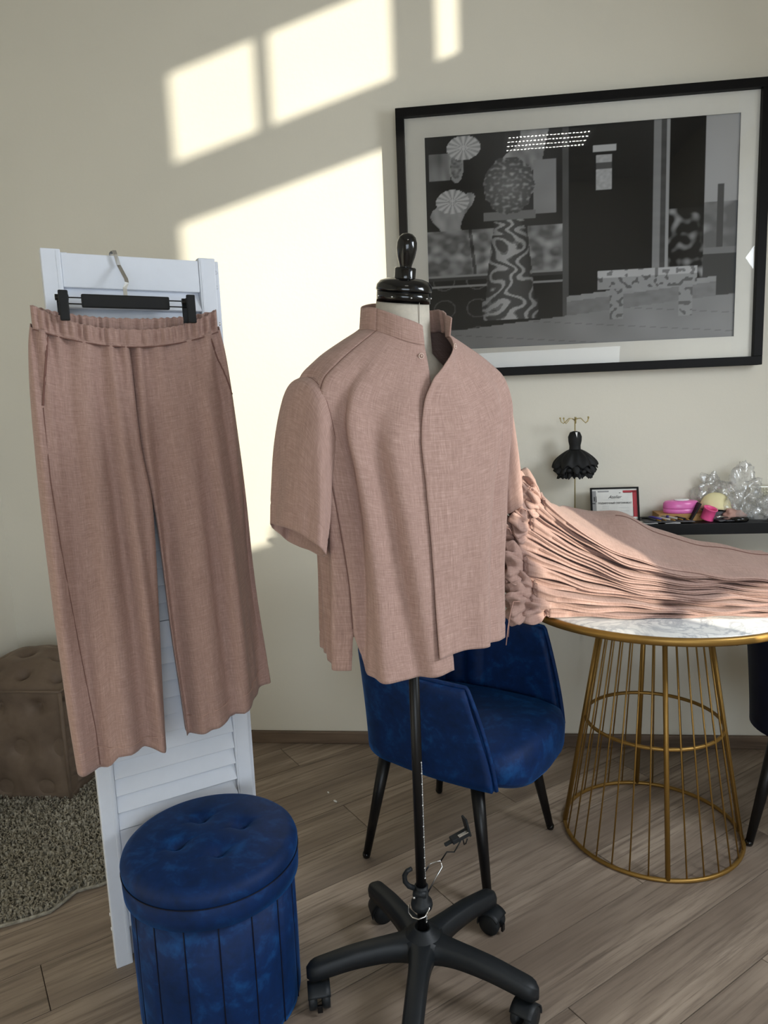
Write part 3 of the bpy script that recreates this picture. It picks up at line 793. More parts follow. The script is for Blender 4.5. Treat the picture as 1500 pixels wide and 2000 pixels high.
def leg(side, off=0.0):
    nv, nr = 110, 96; rings = []
    for j in range(nv+1):
        v = j/nv; ring = []
        zc = 1.55+((0.585 if side == 'L' else 0.63)-1.55)*v
        o, i_ = leg_bounds(side, zc); c = (o+i_)/2; w = abs(o-i_)/2; th = thick(zc)
        for k in range(nr):
            a = 2*math.pi*k/nr; cs, sn = math.cos(a), math.sin(a)
            s = c+w*math.copysign(abs(cs)**0.75, cs); fr = (s-o)/(i_-o)
            ho = 0.576 if side == 'L' else 0.668; hi_ = 0.581 if side == 'L' else 0.596
            hem = ho+(hi_-ho)*fr
            front = sn < 0
            if side == 'L':
                if front: hem += 0.030/(1+math.exp(-(s-0.030)/0.006))*(1 if s < 0.10 else max(0.25, 1-(s-0.10)/0.06))
                else: hem += 0.006
            else: hem += (0.0 if front else 0.010)
            zt = ztop(s) if front else ztop(s)+0.008
            z = zt+(hem-zt)*v
            b = th*math.copysign(abs(sn)**0.62, sn)
            f = fold(s, z, -1 if side == 'L' else 1)*min(1, 2.2*abs(sn))
            y = TY+b+(f if front else f*0.6)
            if side == 'R': y += 0.050*max(0, (s-0.30)/0.14)**1.5*min(1, v*1.6)          # outer edge swings back past the screen
            edge_in = math.exp(-((1-fr)/0.03)**2)*max(0, 1-v*3.2)
            if front: y += 0.010*edge_in
            # hem stitch
            if 0.945 < v < 0.955: y += 0.0012*(1 if front else -1)
            y = min(y, -0.004) if s < 0.40 else y
            ring.append((s, y, z))
        rings.append(ring)
    o = MB().loft(rings, True).build('trouser_leg', 'linen', tr); solidify(o, 0.0016); return rings
RL = leg('L'); RR_ = leg('R')
def front_y(side, s, z):
    best = 9; y = TY
    for r in (RL if side == 'L' else RR_)[::2]:
        for p in r[48:]:
            d = (p[0]-s)**2+(p[2]-z)**2
            if d < best: best = d; y = p[1]
    return y
# waistband
nr = 420; rings = []
for j in range(13):
    v = j/12; ring = []
    for k in range(nr):
        a = 2*math.pi*k/nr; cs, sn = math.cos(a), math.sin(a)
        s = 0.1605+0.1955*math.copysign(abs(cs)**0.80, cs); front = sn < 0
        zb = ztop(s)-0.004+(0 if front else 0.008)
        e = ((s-0.1605)/0.1955)**2
        zt = (1.564 if front else 1.591)+((0.048 if front else 0.021)*e**1.2)
        gat = math.sin(s*430+4*nz(s*30, 3.0)+(0 if front else 2.0))
        big = math.sin(s*150+5*nz(s*12, 8.0))
        amp = 0.0022+0.0034*(1-abs(2*v-1))+0.0012*v
        y = TY+0.0185*math.copysign(abs(sn)**0.6, sn)*(1.05-0.25*v)+(amp*gat*0.75+0.0058*big*(1-v*0.4))*min(1, 0.12+v*3.5)*min(1, abs(sn)*3)
        z = zb+(zt-zb)*v+(0.0016*gat if v > 0.9 else 0)
        if 0.80 < v < 0.88: y += 0.0008*(1 if front else -1)
        ring.append((s, y, z))
    rings.append(ring)
wb = MB().loft(rings, True).build('waistband', 'linen', tr); solidify(wb, 0.0022)
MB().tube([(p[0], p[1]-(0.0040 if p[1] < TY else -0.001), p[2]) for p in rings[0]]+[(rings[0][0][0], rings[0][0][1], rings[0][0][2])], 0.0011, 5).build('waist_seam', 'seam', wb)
def seam_line(side, pts, name, r=0.0010, mat='seam', n=26):
    xs = [p[1] for p in pts][::-1]; ss = [p[0] for p in pts][::-1]; P = []
    for z in np.linspace(xs[0], xs[-1], n):
        s = float(np.interp(z, xs, ss)); P.append((s, front_y(side, s, z)-0.0020, z))
    return MB().tube(P, r, 6).build(name, mat, tr)
seam_line('L', [(-0.010, 1.548), (-0.022, 1.48), (-0.034, 1.405)], 'pocket_opening', 0.0022)
seam_line('R', [(0.334, 1.545), (0.357, 1.48), (0.375, 1.417)], 'pocket_opening', 0.0018)
seam_line('L', [(-0.034, 1.40), (-0.036, 1.25), (-0.030, 1.107), (-0.014, 0.88), (0.003, 0.67), (0.004, 0.585)], 'side_seam', 0.0008, n=44)
for side, a, b in (('L', -0.040, 0.150), ('R', 0.214, 0.438)):
    P = []
    for s in np.linspace(a, b, 24):
        fr = (s-a)/(b-a); z = (0.630 if side == 'L' else 0.645+0.066*fr)
        P.append((float(s), front_y(side, s, z)-0.0018, z))
    MB().tube(P, 0.0007, 5).build('hem_stitch', 'thread', tr)

# ------------------------------------------------------------------ dress form
FX, FY, FT = -0.118, 1.520, R(36)
df = thing('dress_form', 'tailors dress form with black neck cap on five arm castor base', 'dress form', (FX, FY, 0), FT)
MB().lathe([(0.040, 0.085), (0.052, 0.092), (0.053, 0.118), (0.048, 0.136), (0.034, 0.1395), (0.0325, 0.1440), (0.0275, 0.1450), (0.0265, 0.1490), (0.0225, 0.1500), (0.0215, 0.1545), (0.0170, 0.1555), (0.0160, 0.146), (0.0120, 0.146)], 40).build('base_hub', 'black_plastic', df)
def arm(a):
    d = Vector((math.cos(a), math.sin(a), 0)); s = Vector((-d.y, d.x, 0)); rings = []
    for r in np.linspace(0.030, 0.278, 26):
        q = (r-0.03)/0.248
        top = float(interp([0, 0.15, 0.5, 0.85, 1], [0.138, 0.1365, 0.128, 0.110, 0.101], q)); h = float(interp([0, 0.3, 0.8, 1], [0.050, 0.042, 0.036, 0.034], q))
        w = float(interp([0, 0.12, 0.3, 1], [0.036, 0.0275, 0.0240, 0.0225], q))
        e = max(0, (q-0.90)/0.10); w *= math.sqrt(max(0.02, 1-e*e)); hh = h*(1-0.25*e*e); top -= 0.006*e*e
        P = [(-0.62, 0), (0.62, 0), (0.80, -0.10), (1.0, -0.42), (1.0, -0.55), (0.92, -1), (-0.92, -1), (-1.0, -0.55), (-1.0, -0.42), (-0.80, -0.10)]
        rings.append([tuple(d*r+s*(u*w)+Vector((0, 0, top+v*hh))) for u, v in P])
    return MB().loft(rings, True, True)
def bev(o, w=0.003):
    m = o.modifiers.new('bevel', 'BEVEL'); m.width = w; m.segments = 2; m.limit_method = 'ANGLE'; return o
for ang, cas in ((195, 105), (267, 180), (339, 60), (51, 150), (123, 200)):
    a = R(ang)-FT
    ao = arm(a).build('base_arm', 'black_plastic', df)
    cx, cy = 0.252*math.cos(a), 0.252*math.sin(a)
    c = R(cas)-FT; wd = Vector((math.cos(c), math.sin(c), 0)); ws = Vector((-wd.y, wd.x, 0)); ctr = Vector((cx, cy, 0.028))-wd*0.012
    MB().tube([(cx, cy, 0.045), (cx, cy, 0.078)], 0.0065, 10).build('castor_stem', 'black_metal', ao)
    for sd in (-1, 1):
        cc = ctr+ws*sd*0.0155; prof = [(0.002, -0.010), (0.020, -0.0105), (0.0262, -0.008), (0.0277, -0.002), (0.0277, 0.005), (0.0262, 0.009), (0.002, 0.010)]
        rings = [[tuple(cc+ws*sd*z+wd*(r*math.cos(2*math.pi*k/36))+Vector((0, 0, r*math.sin(2*math.pi*k/36)))) for k in range(36)] for r, z in prof]
        MB().loft(rings, True, True).build('castor_wheel', 'black_plastic', ao)
    hood = [[tuple(ctr+ws*u+wd*(0.0305*math.cos(b))+Vector((0, 0, 0.0305*math.sin(b)))) for u in (-0.026, -0.013, 0, 0.013, 0.026)] for b in np.linspace(R(-10), R(150), 18)]
    solidify(MB().loft(hood, False).build('castor_hood', 'black_plastic', ao), 0.003)
    MB().box((-0.006, -0.003, -0.010), (0.006, 0.003, 0.008), 0.001, Matrix.Translation(ctr-wd*0.031+Vector((0, 0, -0.006))) @ Matrix.Rotation(c-math.pi/2, 4, 'Z')).build('brake_tab', 'black_metal', ao)
MB().tube([(0, 0, 0.140), (0, 0, 0.98)], 0.0118, 20).build('pole', 'black_metal', df)
# white measuring scale down the pole, facing right of the viewer
sa = R(-62)-FT; sd_ = Vector((math.cos(sa), math.sin(sa), 0)); sn_ = Vector((-sd_.y, sd_.x, 0)); mb = MB()
def onpole(z, off):
    b = sa+off; return Vector((math.cos(b), math.sin(b), 0))*0.0121+Vector((0, 0, z))
for za, zb in ((0.285, 0.575), (0.172, 0.196)):
    mb.tube([onpole(za, 0.62), onpole(zb, 0.62)], 0.00045, 4)
    for z in np.arange(za, zb, 0.0065): mb.tube([onpole(z, 0.62), onpole(z, 0.80)], 0.0006, 4)
    for z in np.arange(za, zb+0.001, 0.0262): mb.tube([onpole(z, 0.40), onpole(z, 0.62)], 0.0012, 5)
sc = mb.build('measuring_scale', 'scale', df); sc['label'] = 'white printed measuring scale'
# torso and neck
rings = []
for z, a, b, yo in ((0.93, 0.150, 0.105, 0.0), (0.98, 0.155, 0.108, 0), (1.10, 0.125, 0.090, 0), (1.24, 0.155, 0.108, -0.006), (1.33, 0.165, 0.105, -0.004), (1.40, 0.150, 0.088, 0.0), (1.445, 0.105, 0.070, 0.004), (1.480, 0.066, 0.060, 0.004), (1.53, 0.058, 0.058, -0.002), (1.595, 0.0535, 0.0535, -0.008)):
    rings.append([(a*math.cos(2*math.pi*k/48), yo+b*math.sin(2*math.pi*k/48), z+(0.012*math.sin(2*math.pi*k/48) if z > 1.5 else 0)) for k in range(48)])
MB().loft(rings, True, True).build('form_body', 'form', df)
MB().tube([(0.004, -0.0555-0.0035*(z-1.53)/0.06-0.0045, z-0.012) for z in np.linspace(1.52, 1.595, 6)], 0.0008, 5).build('form_seam', 'greywood', df)
cap = Matrix.Translation((0, -0.010, 1.588)) @ Matrix.Rotation(R(11), 4, 'X')
def capped(prof, nm, mat='gloss_black', n=48):
    mb = MB().lathe(prof, n); mb.v = [tuple(cap @ Vector(p)) for p in mb.v]; return mb.build(nm, mat, df)
capped([(0.045, -0.004), (0.0555, -0.004), (0.0560, 0.018), (0.052, 0.019)], 'cap_band')
capped([(0.052, 0.018), (0.0575, 0.0185), (0.0580, 0.022), (0.0565, 0.030), (0.050, 0.038), (0.036, 0.043), (0.022, 0.044), (0.001, 0.044)], 'cap_disc')
capped([(0.0215, 0.040), (0.0215, 0.062), (0.0195, 0.0645), (0.001, 0.065)], 'cap_collar')
capped([(0.0125, 0.062), (0.0125, 0.067), (0.0135, 0.071), (0.0180, 0.085), (0.0205, 0.100), (0.0200, 0.112), (0.0165, 0.122), (0.0100, 0.128), (0.0008, 0.130)], 'cap_knob')
for k in range(9):
    a = 2*math.pi*k/9+0.25; p = cap @ Vector((0.0562*math.cos(a), 0.0562*math.sin(a), 0.007))
    MB().blob(p, (0.0022, 0.0022, 0.0022), 10, 6).build('cap_tack', 'steel', df)

# ------------------------------------------------------------------ hem marker clamped on the pole
hm = thing('hem_marker', 'black hem marker clamp with bent wire arm on the dress form pole', 'hem marker', (FX, FY, 0))
MB().lathe([(0.0125, 0.205), (0.024, 0.206), (0.026, 0.214), (0.0245, 0.222), (0.0170, 0.226), (0.0160, 0.262), (0.0125, 0.263)], 28).build('clamp', 'black_plastic', hm)
MB().tube([(-0.018, -0.012, 0.250), (0.012, -0.016, 0.250)], 0.008, 12).build('clamp_pin', 'black_plastic', hm)
MB().blob((-0.016, -0.019, 0.243), (0.004, 0.003, 0.004), 10, 6).build('clamp_screw', 'steel', hm)
MB().tube([(-0.016, -0.010, 0.262), (-0.028, -0.012, 0.268), (-0.036, -0.014, 0.280), (-0.037, -0.014, 0.296), (-0.030, -0.014, 0.308), (-0.020, -0.014, 0.314)], [0.006, 0.0062, 0.006, 0.0058, 0.0054, 0.005], 10).build('hook', 'black_plastic', hm)
MB().tube([(-0.030, -0.004, 0.214), (-0.030, -0.016, 0.202), (-0.020, -0.026, 0.198), (-0.006, -0.031, 0.198), (0.009, -0.028, 0.203), (0.018, -0.020, 0.216), (0.016, 0.0, 0.222)], 0.0021, 8).build('wire_ring', 'steel', hm)
arm_w = [(0.012, 0.010, 0.232), (0.036, 0.020, 0.272), (0.050, 0.028, 0.292), (0.045, 0.030, 0.306), (0.022, 0.024, 0.302), (0.010, 0.020, 0.285)]
MB().tube(arm_w, 0.0019, 8).build('wire_loop', 'steel', hm)
MB().tube([(0.046, 0.030, 0.305), (0.061, 0.036, 0.325), (0.078, 0.042, 0.321), (0.094, 0.048, 0.346)], 0.0017, 8).build('wire_arm', 'black_metal', hm)
MB().tube([(0.100, 0.048, 0.350), (0.102, 0.050, 0.336), (0.106, 0.051, 0.338), (0.110, 0.052, 0.350)], 0.0016, 8).build('wire_end', 'black_metal', hm)
mt_ = Matrix.Translation((0.094, 0.048, 0.360)) @ Matrix.Rotation(R(28), 4, 'Z') @ Matrix.Rotation(R(-14), 4, 'Y')
MB().box((-0.026, -0.010, -0.006), (0.024, 0.010, 0.006), 0.002, mt_).build('marker_head', 'black_plastic', hm)
MB().box((-0.044, -0.004, -0.005), (-0.022, 0.004, 0.002), 0.0018, mt_).build('marker_nose', 'black_plastic', hm)
MB().box((-0.008, -0.011, 0.0045), (0.018, -0.002, 0.0078), 0.001, mt_).build('marker_blade', 'steel', hm)
MB().box((0.018, -0.011, -0.008), (0.0235, 0.011, 0.040), 0.0015, mt_).build('marker_plate', 'black_plastic', hm)

# ------------------------------------------------------------------ shirt on the form
shirt = thing('shirt', 'dusty rose short sleeved stand collar shirt on the dress form', 'shirt', (FX, FY, 0), FT)
TT = [0, .07, .16, .24, .31, .42, .56, .76, 1.0]
A_ = [.086, .130, .188, .226, .236, .220, .206, .196, .198]
BF = [.084, .098, .114, .126, .134, .140, .142, .140, .142]
BB = [.086, .104, .122, .130, .136, .140, .142, .144, .150]
ZS = [1.530, 1.508, 1.473, 1.437, 1.385, 1.285, 1.160, 1.005, .850]
ZF = [1.495, 1.455, 1.400, 1.350, 1.295, 1.215, 1.105, .980, .852]
ZB = [1.552, 1.520, 1.465, 1.410, 1.345, 1.245, 1.125, .990, .845]
RIDGES = [(198, 0.011, 6, -10, .30), (214, -0.012, 5, -6, .24), (228, 0.010, 7, 4, .22), (243, -0.008, 6, 8, .35), (254, 0.009, 7, 6, .40), (290, 0.006, 7, -5, .4), (308, -0.009, 6, -10, .35), (322, 0.008, 7, -6, .4), (338, -0.009, 7, 4, .45), (355, 0.008, 8, 0, .4), (160, -0.010, 8, 6, .4), (138, 0.010, 9, 0, .4), (112, -0.009, 9, 3, .4), (86, 0.010, 9, 0, .4), (60, -0.009, 9, -3, .4), (34, 0.009, 9, 0, .4)]
def ridge_sum(phi, t):
    d = math.degrees(phi) % 360; o = 0.0
    for c, a, w, sl, t0 in RIDGES:
        q = (d-(c+sl*(t-0.6)/0.4)+180) % 360-180; o += 1.5*a*math.exp(-(q/w)**2)*min(1, max(0, (t-t0+0.18)/0.35))
    return o
def shirt_pt(phi, t, dr=0.0):
    cs, sn = math.cos(phi), math.sin(phi); ex = 1.0-0.22*min(1, t/0.3)
    a = float(interp(TT, A_, t)); b = float(interp(TT, BF if sn < 0 else BB, t))
    x = a*math.copysign(abs(cs)**ex, cs); y = b*math.copysign(abs(sn)**ex, sn)
    zf = float(interp(TT, ZF if sn < 0 else ZB, t)); zs = float(interp(TT, ZS, t))
    z = zs*cs*cs+zf*sn*sn
    amp = 0.0015+0.012*max(0, (t-0.30))/0.7
    f = amp*(0.7*math.sin(6*phi+0.7+1.2*t)+0.6*math.sin(11*phi+2.1-0.9*t)+0.35*math.sin(19*phi+1.0))
    f = 0.35*f+ridge_sum(phi, t)
    # long diagonal drags from the shoulder
    f += 0.005*math.sin(14*phi+9*t)*math.exp(-((t-0.30)/0.14)**2)
    f += 0.008*nz(x*7+3, y*7, z*3.0+1)*min(1, t*3)
    L = math.hypot(x, y); k = 1+(f+dr)/L
    return Vector((x*k, y*k, z))
def shirt_panel(name, e0, e1, dr=0.0, nu=70, nv=110, post=None, seam=(True, True)):
    rings = []
    for j in range(nv+1):
        t = j/nv; p0, p1 = e0(t), e1(t); ring = []
        for i in range(nu+1):
            q = i/nu; phi = p0+(p1-p0)*q
            d = dr
            for end, on in ((q, seam[0]), (1-q, seam[1])):
                if on: d -= 0.0026*math.exp(-(end*(p1-p0)*0.2/0.004)**2)
            p = shirt_pt(phi, t, d)
            if abs(t-0.945) < 0.006: p *= 1.0; p.x *= 0.9945; p.y *= 0.9945
            if post: p = post(p, phi, t, q)
            ring.append(tuple(p))
        rings.append(ring)
    o = MB().loft(rings, False, us=[i*0.0045*(70/nu)*1.0 for i in range(nu+1)]).build(name, 'linen', shirt)
    solidify(o, 0.0018); return rings
SEAM_R, SEAM_L = R(203), R(-23)
slit = lambda t: max(0, (t-0.87)/0.13)
PSH = -4
def e_left_edge(t): return R(-90+PSH)+R(float(interp([0, .035, .08, .13, .20, 1.0], [40, 30, 12, 1, -3, -4], t)))
def e_right_edge(t): return R(270+PSH)+R(float(interp([0, .1, .3, 1.0], [3, 3, 4, 4], t)))
def post_right(p, phi, t, q):
    f = Vector((0, -1, 0)); k = max(0, (t-0.45)/0.55)*max(0, math.sin((phi-R(200))/R(70)*math.pi/2))
    p = p+f*0.020*k+Vector((0, 0, -0.012*k)); return p
def post_left(p, phi, t, q):
    k = max(0, 1-t/0.26)*max(0, 1-q*3.2)
    p = p+Vector((0.004, -0.022, 0.006))*k*math.sin(min(1, t/0.06+0.5)*math.pi/2)
    k2 = max(0, (t-0.45)/0.55)*max(0, 1-q*1.1)
    p = p+Vector((0, -0.021, 0))*k2+Vector((0, 0, 0.026))*max(0, (t-0.45)/0.55)*max(0, 1-q*0.6)
    return p
RFP = shirt_panel('front_panel', lambda t: SEAM_R+R(5.0)*slit(t), e_right_edge, 0.0, 60, 110, post_right, (True, False))
LFP = shirt_panel('front_panel', e_left_edge, lambda t: SEAM_L-R(4)*slit(t), 0.0055, 60, 110, post_left, (False, True))
BKP = shirt_panel('back_panel', lambda t: SEAM_L+R(2)*slit(t), lambda t: SEAM_R-R(3)*slit(t), 0.0, 150, 110)
# collar stand
rings = []
base = [Vector(p) for p in LFP[0]]+[Vector(p) for p in BKP[0]][1:]+[Vector(p) for p in RFP[0]][1:]
nb = len(base)
for j in range(11):
    v = j/10; ring = []
    for i, p in enumerate(base):
        q = i/(nb-1); kL = max(0, 1-q*6); kR = max(0, 1-(1-q)*7)
        d = Vector((p.x, p.y, 0)).normalized()
        lean_ = -0.005*v+0.010*v*kL
        h = 0.043*v*(1-0.22*kL**3-0.20*kR**4)
        ring.append(tuple(p+d*(lean_+0.0012)+Vector((0, 0, h-0.003*(1-v)))))
    rings.append(ring)
co = MB().loft(rings, False).build('collar', 'linen', shirt); solidify(co, 0.0032)
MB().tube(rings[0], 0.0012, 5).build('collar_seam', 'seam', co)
# seams drawn as thin cord just under the surface edge
def panel_cord(rg, col, name, t0=0.0, t1=1.0, r=0.0009, out=0.0014):
    P = []
    for j, ring in enumerate(rg):
        t = j/(len(rg)-1)
        if t0 <= t <= t1:
            p = Vector(ring[col]); d = Vector((p.x, p.y, 0)).normalized(); P.append(tuple(p+d*out))
    return MB().tube(P, r, 5).build(name, 'seam', shirt)
panel_cord(RFP, 0, 'side_seam', 0.0, 0.86); panel_cord(LFP, 60, 'side_seam', 0.0, 0.86)
# sleeves
def sleeve(sg):
    O = [(-.218, 1.440), (-.240, 1.430), (-.256, 1.395), (-.270, 1.330), (-.280, 1.235), (-.288, 1.150)]
    I = [(-.190, 1.255), (-.198, 1.235), (-.205, 1.210), (-.210, 1.175), (-.217, 1.132), (-.224, 1.088)]
    D = [.084, .092, .098, .102, .103, .102]; T = [0, .12, .28, .50, .76, 1]
    if sg > 0: O = [(x*0.93, z+0.02*k/5) for k, (x, z) in enumerate(O)]; I = [(x*0.93, z+0.03*k/5) for k, (x, z) in enumerate(I)]; D = [d*0.88 for d in D]
    rings = []; nv = 60; nr = 72
    for j in range(nv+1):
        t = j/nv; ox, oz = (float(interp(T, [p[k] for p in O], t)) for k in (0, 1)); ix, iz = (float(interp(T, [p[k] for p in I], t)) for k in (0, 1)); d = float(interp(T, D, t))
        ring = []
        for k in range(nr):
            a = 2*math.pi*k/nr; cs, sn = math.cos(a), math.sin(a)
            u = math.copysign(abs(cs)**0.8, cs); w = math.copysign(abs(sn)**0.8, sn)
            fz = 1+0.05*t*math.sin(5*a+1.3+t*2)+0.035*t*math.sin(9*a+2)
            x = (ox+ix)/2+(ox-ix)/2*u*fz; z = (oz+iz)/2+(oz-iz)/2*u*fz; y = d*w*fz+0.006
            if abs(t-0.86) < 0.010: x = (ox+ix)/2+(x-(ox+ix)/2)*0.985; y *= 0.985
            if t < 0.03: y *= 0.97
            f = 0.006*nz(x*14, y*14, z*9+sg)
            ring.append((sg*(-x)+f, y+f*0.6, z))
        rings.append(ring)
    o = MB().loft(rings, True).build('sleeve', 'linen', shirt); solidify(o, 0.0018)
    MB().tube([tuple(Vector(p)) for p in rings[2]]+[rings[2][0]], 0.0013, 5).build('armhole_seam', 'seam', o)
sleeve(-1); sleeve(1)
for phi, t, dr in ((R(262), 0.045, 0.003), (R(-48), 0.035, 0.008)):
    p = shirt_pt(phi, t, dr); 
    if phi < 0: p = Vector(LFP[4][3])+Vector((0.001, -0.003, 0))
    else: p = Vector(RFP[5][54])+Vector((0, -0.002, 0))
    d = Vector((p.x, p.y, 0)).normalized(); mb = MB(); s_ = Vector((-d.y, d.x, 0)); u_ = Vector((0, 0, 1))
    mb.torus(p+d*0.001, 0.0050, 0.0014, 20, 6, s_, u_); mb.blob(p+d*0.0014, (0.0024, 0.0024, 0.0024), 10, 6)
    mb.build('snap_button', 'snap', shirt)
# ------------------------------------------------------------------ pile of folded trousers on the table
rp = random.Random(11)
NP = 12
XS = [0.05, 0.15, 0.24, 0.34, 0.45, 0.60, 0.80, 1.0]
HF = [0.425, 0.395, 0.310, 0.220, 0.155, 0.112, 0.085, 0.075]
HB = [0.410, 0.385, 0.310, 0.265, 0.230, 0.185, 0.130, 0.095]
XE = [0.200, 0.150, 0.165, 0.100, 0.140, 0.075, 0.120, 0.085, 0.160, 0.105, 0.170, 0.195]
WHERE = ['lowest, flat on the marble', 'second from the bottom', 'third from the bottom', 'fourth from the bottom', 'fifth from the bottom', 'sixth from the bottom',
         'sixth from the top', 'fifth from the top', 'fourth from the top', 'third from the top', 'second from the top', 'topmost and spread over the rest']
TZ = 0.7765
for i in range(NP):
    xe = XE[i]; top = i == NP-1
    t = thing('folded_trousers', 'folded dusty rose trousers in the pile on the table, '+WHERE[i], 'trousers', (xe+0.25, 2.05, TZ), 0, 'folded trousers piled on the round table')
    ph = rp.uniform(0, 6.28); yf = 1.925+0.0055*i*0.6+rp.uniform(-0.010, 0.012)+(0.014 if i in (3, 7, 9) else 0); fw = rp.uniform(0.24, 0.30)
    if top: fw = 0.33
    nv, nr = 84, 30; rings = []
    x1 = 0.965-0.01*abs(i-7)
    def cz(x, y, fr):
        g = min(1, max(0, (y-1.93)/0.32)); H = float(interp(XS, HF, x))*(1-g)+float(interp(XS, HB, x))*g
        return H*fr
    for j in range(nv+1):
        s = j/nv; x = xe+0.030+(x1-xe-0.030)*s**1.05; d = x-xe
        gather = math.exp(-((d-0.03)/0.075)**2)
        W = fw/2*(1-0.62*gather); y0 = yf+0.010*gather*rp.choice((1, 1)); yc = y0+W
        ring = []
        for k in range(nr):
            a = 2*math.pi*k/nr; cs, sn = math.cos(a), math.sin(a)
            y = yc-W*math.copysign(abs(cs)**0.55, cs)
            frontness = max(0, cs)
            notch = 0.016*math.exp(-(sn/0.22)**2)*(1 if cs > 0 else 0)*(0.35 if gather > 0.6 else 1)
            y += notch
            hz = float(interp(XS, HF, x))/NP; th = max(0.0028, 0.52*hz)*(1+0.55*gather)
            z = cz(x, y, (i+0.5)/NP)+th*math.copysign(abs(sn)**0.7, sn)
            wig = 0.0045*math.sin(x*17+ph)+0.0035*math.sin(x*41+2*ph)+(0.0040*math.sin(y*70+x*9+ph))*(1 if top and sn > 0 else 0.3)
            z += wig*min(1, 2.4*hz/0.012)*(0.6 if i else 0.15)
            y += 0.008*math.sin(x*13+1.7*ph)+0.005*math.sin(x*34+ph)+0.0035*gather*math.sin(a*9+ph)
            if top and sn > 0.2 and y > 2.08: z += 0.022*math.exp(-((x-0.50)/0.07)**2)*min(1, (y-2.08)/0.1)
            ring.append((x-(xe+0.25), y-2.05, max(0.0008, z)))
        rings.append(ring)
    ob = MB().loft(rings, True, True).build('folded_legs', 'linen', t)
    if top:
        MB().tube([tuple(Vector(r_[int(nr*(0.34-0.03*q_/nv))])+Vector((0, 0, 0.0012))) for q_, r_ in list(enumerate(rings))[30:]], 0.0012, 5).build('leg_seam', 'seam', t)
    # gathered waistband end
    wr = []; r0 = [Vector(p) for p in rings[0]]; c = sum(r0, Vector())/nr
    sl = (Vector(rings[3][0])-Vector(rings[0][0])).normalized(); back = Vector((-1, 0, 0.0)).lerp(-sl, 0.75).normalized()
    tilt = rp.uniform(-0.9, 0.5); size = rp.uniform(0.85, 1.1)
    nw = 72
    for j in range(15):
        v = j/14; ring = []
        rad_ = float(interp([0, .10, .32, .60, .82, 1], [1.0, .70, 1.18, 1.38, 1.30, 1.12], v))
        for k in range(nw):
            a = 2*math.pi*k/nw
            b = r0[int(k*nr/nw) % nr].lerp(r0[(int(k*nr/nw)+1) % nr], (k*nr/nw) % 1)-c
            bz = b.z+math.copysign(0.010*min(1, v*4)*abs(math.sin(a)), math.sin(a))*(1 if b.z == 0 else 1)
            ruf = 1+(0.05+0.20*v)*math.sin(a*8+ph+1.2*math.sin(v*5))*min(1, v*3+0.3)+0.12*math.sin(a*15+2*ph)*min(1, v*2+0.2)
            p = c+back*(0.074*v*size)+Vector((0, tilt*v*0.04, 0))+Vector((b.x*0.4, b.y*rad_*ruf, bz*rad_*ruf*1.25))
            p += back*(0.008*math.sin(a*6+ph)*v*v); p.z = max(0.0015 if p.x+xe+0.25 > 0.22 else -0.004, p.z)
            ring.append(tuple(p))
        wr.append(ring)
    last = [Vector(p) for p in wr[-1]]; lc = sum(last, Vector())/nw
    for q, dd in ((0.72, -0.006), (0.5, -0.016), (0.25, -0.022)): wr.append([tuple(lc.lerp(p, q)-back*(-dd)) for p in last])
    wbnd = MB().loft(wr, True, True).build('waistband', 'linen', t)
    mid = [tuple(c+(Vector(p)-c)*1.01) for p in wr[2]]; MB().tube(mid+[mid[0]], 0.0022, 5).build('gather_stitch', 'seam', wbnd)
    if i in (1, 2, 6, 8, 11):
        e = Vector(wr[7][2]); dx = Vector((-0.010, -0.006, 0))
        if i in (1, 2): P = [e, e+Vector((-0.018, -0.012, 0.004)), e+Vector((-0.026, -0.016, -0.020)), e+Vector((-0.030-0.004*i, -0.018, -0.062)), e+Vector((-0.036-0.004*i, -0.018, -0.095-0.02*i))]
        else: P = [e, e+Vector((-0.012, -0.008, 0.014)), e+Vector((-0.006, -0.012, 0.026)), e+Vector((0.008, -0.012, 0.022)), e+Vector((0.014, -0.006, 0.006))]
        MB().tube([tuple(p) for p in P], 0.0013, 6).build('drawstring', 'linen_cord', wbnd)

# ------------------------------------------------------------------ jewellery stand shaped like a dress
js = thing('jewellery_stand', 'small black dress shaped jewellery stand with brass hooks on the shelf', 'jewellery stand', (0.408, 2.655, SZ))
MB().tube([(0, 0, 0.004), (0, 0, 0.385)], 0.0022, 8).build('stem', 'brass', js)
MB().lathe([(0.0005, 0.0), (0.032, 0.0), (0.033, 0.003), (0.012, 0.006), (0.003, 0.010)], 28).build('stand_base', 'brass', js)
MB().lathe([(0.006, 0.334), (0.017, 0.330), (0.0235, 0.314), (0.0225, 0.298), (0.0190, 0.282), (0.0195, 0.270), (0.023, 0.258)], 28, (0, 0, 0), True, 1.05, 0.75).build('bodice', 'matte_black', js)
def skirt(z0, z1, r0, r1, amp, ph, fl):
    rings = []
    for j in range(15):
        v = j/14; ring = []
        for k in range(96):
            a = 2*math.pi*k/96; r = r0+(r1-r0)*math.sin(v*math.pi/2)**0.8
            r *= 1+amp*v*math.sin(fl*a+ph+2*math.sin(a*2))+0.05*v*nz(math.cos(a)*3+ph, math.sin(a)*3, v*2)
            ring.append((r*math.cos(a), r*math.sin(a)*0.72, z0+(z1-z0)*v+0.006*v*math.sin(fl*a*1.5+ph)))
        rings.append(ring)
    o = MB().loft(rings, True).build('skirt_tier', 'matte_black', js); solidify(o, 0.0015)
skirt(0.268, 0.206, 0.020, 0.074, 0.12, 0.5, 9); skirt(0.242, 0.186, 0.030, 0.068, 0.16, 1.9, 12); skirt(0.218, 0.168, 0.030, 0.056, 0.18, 3.1, 14)
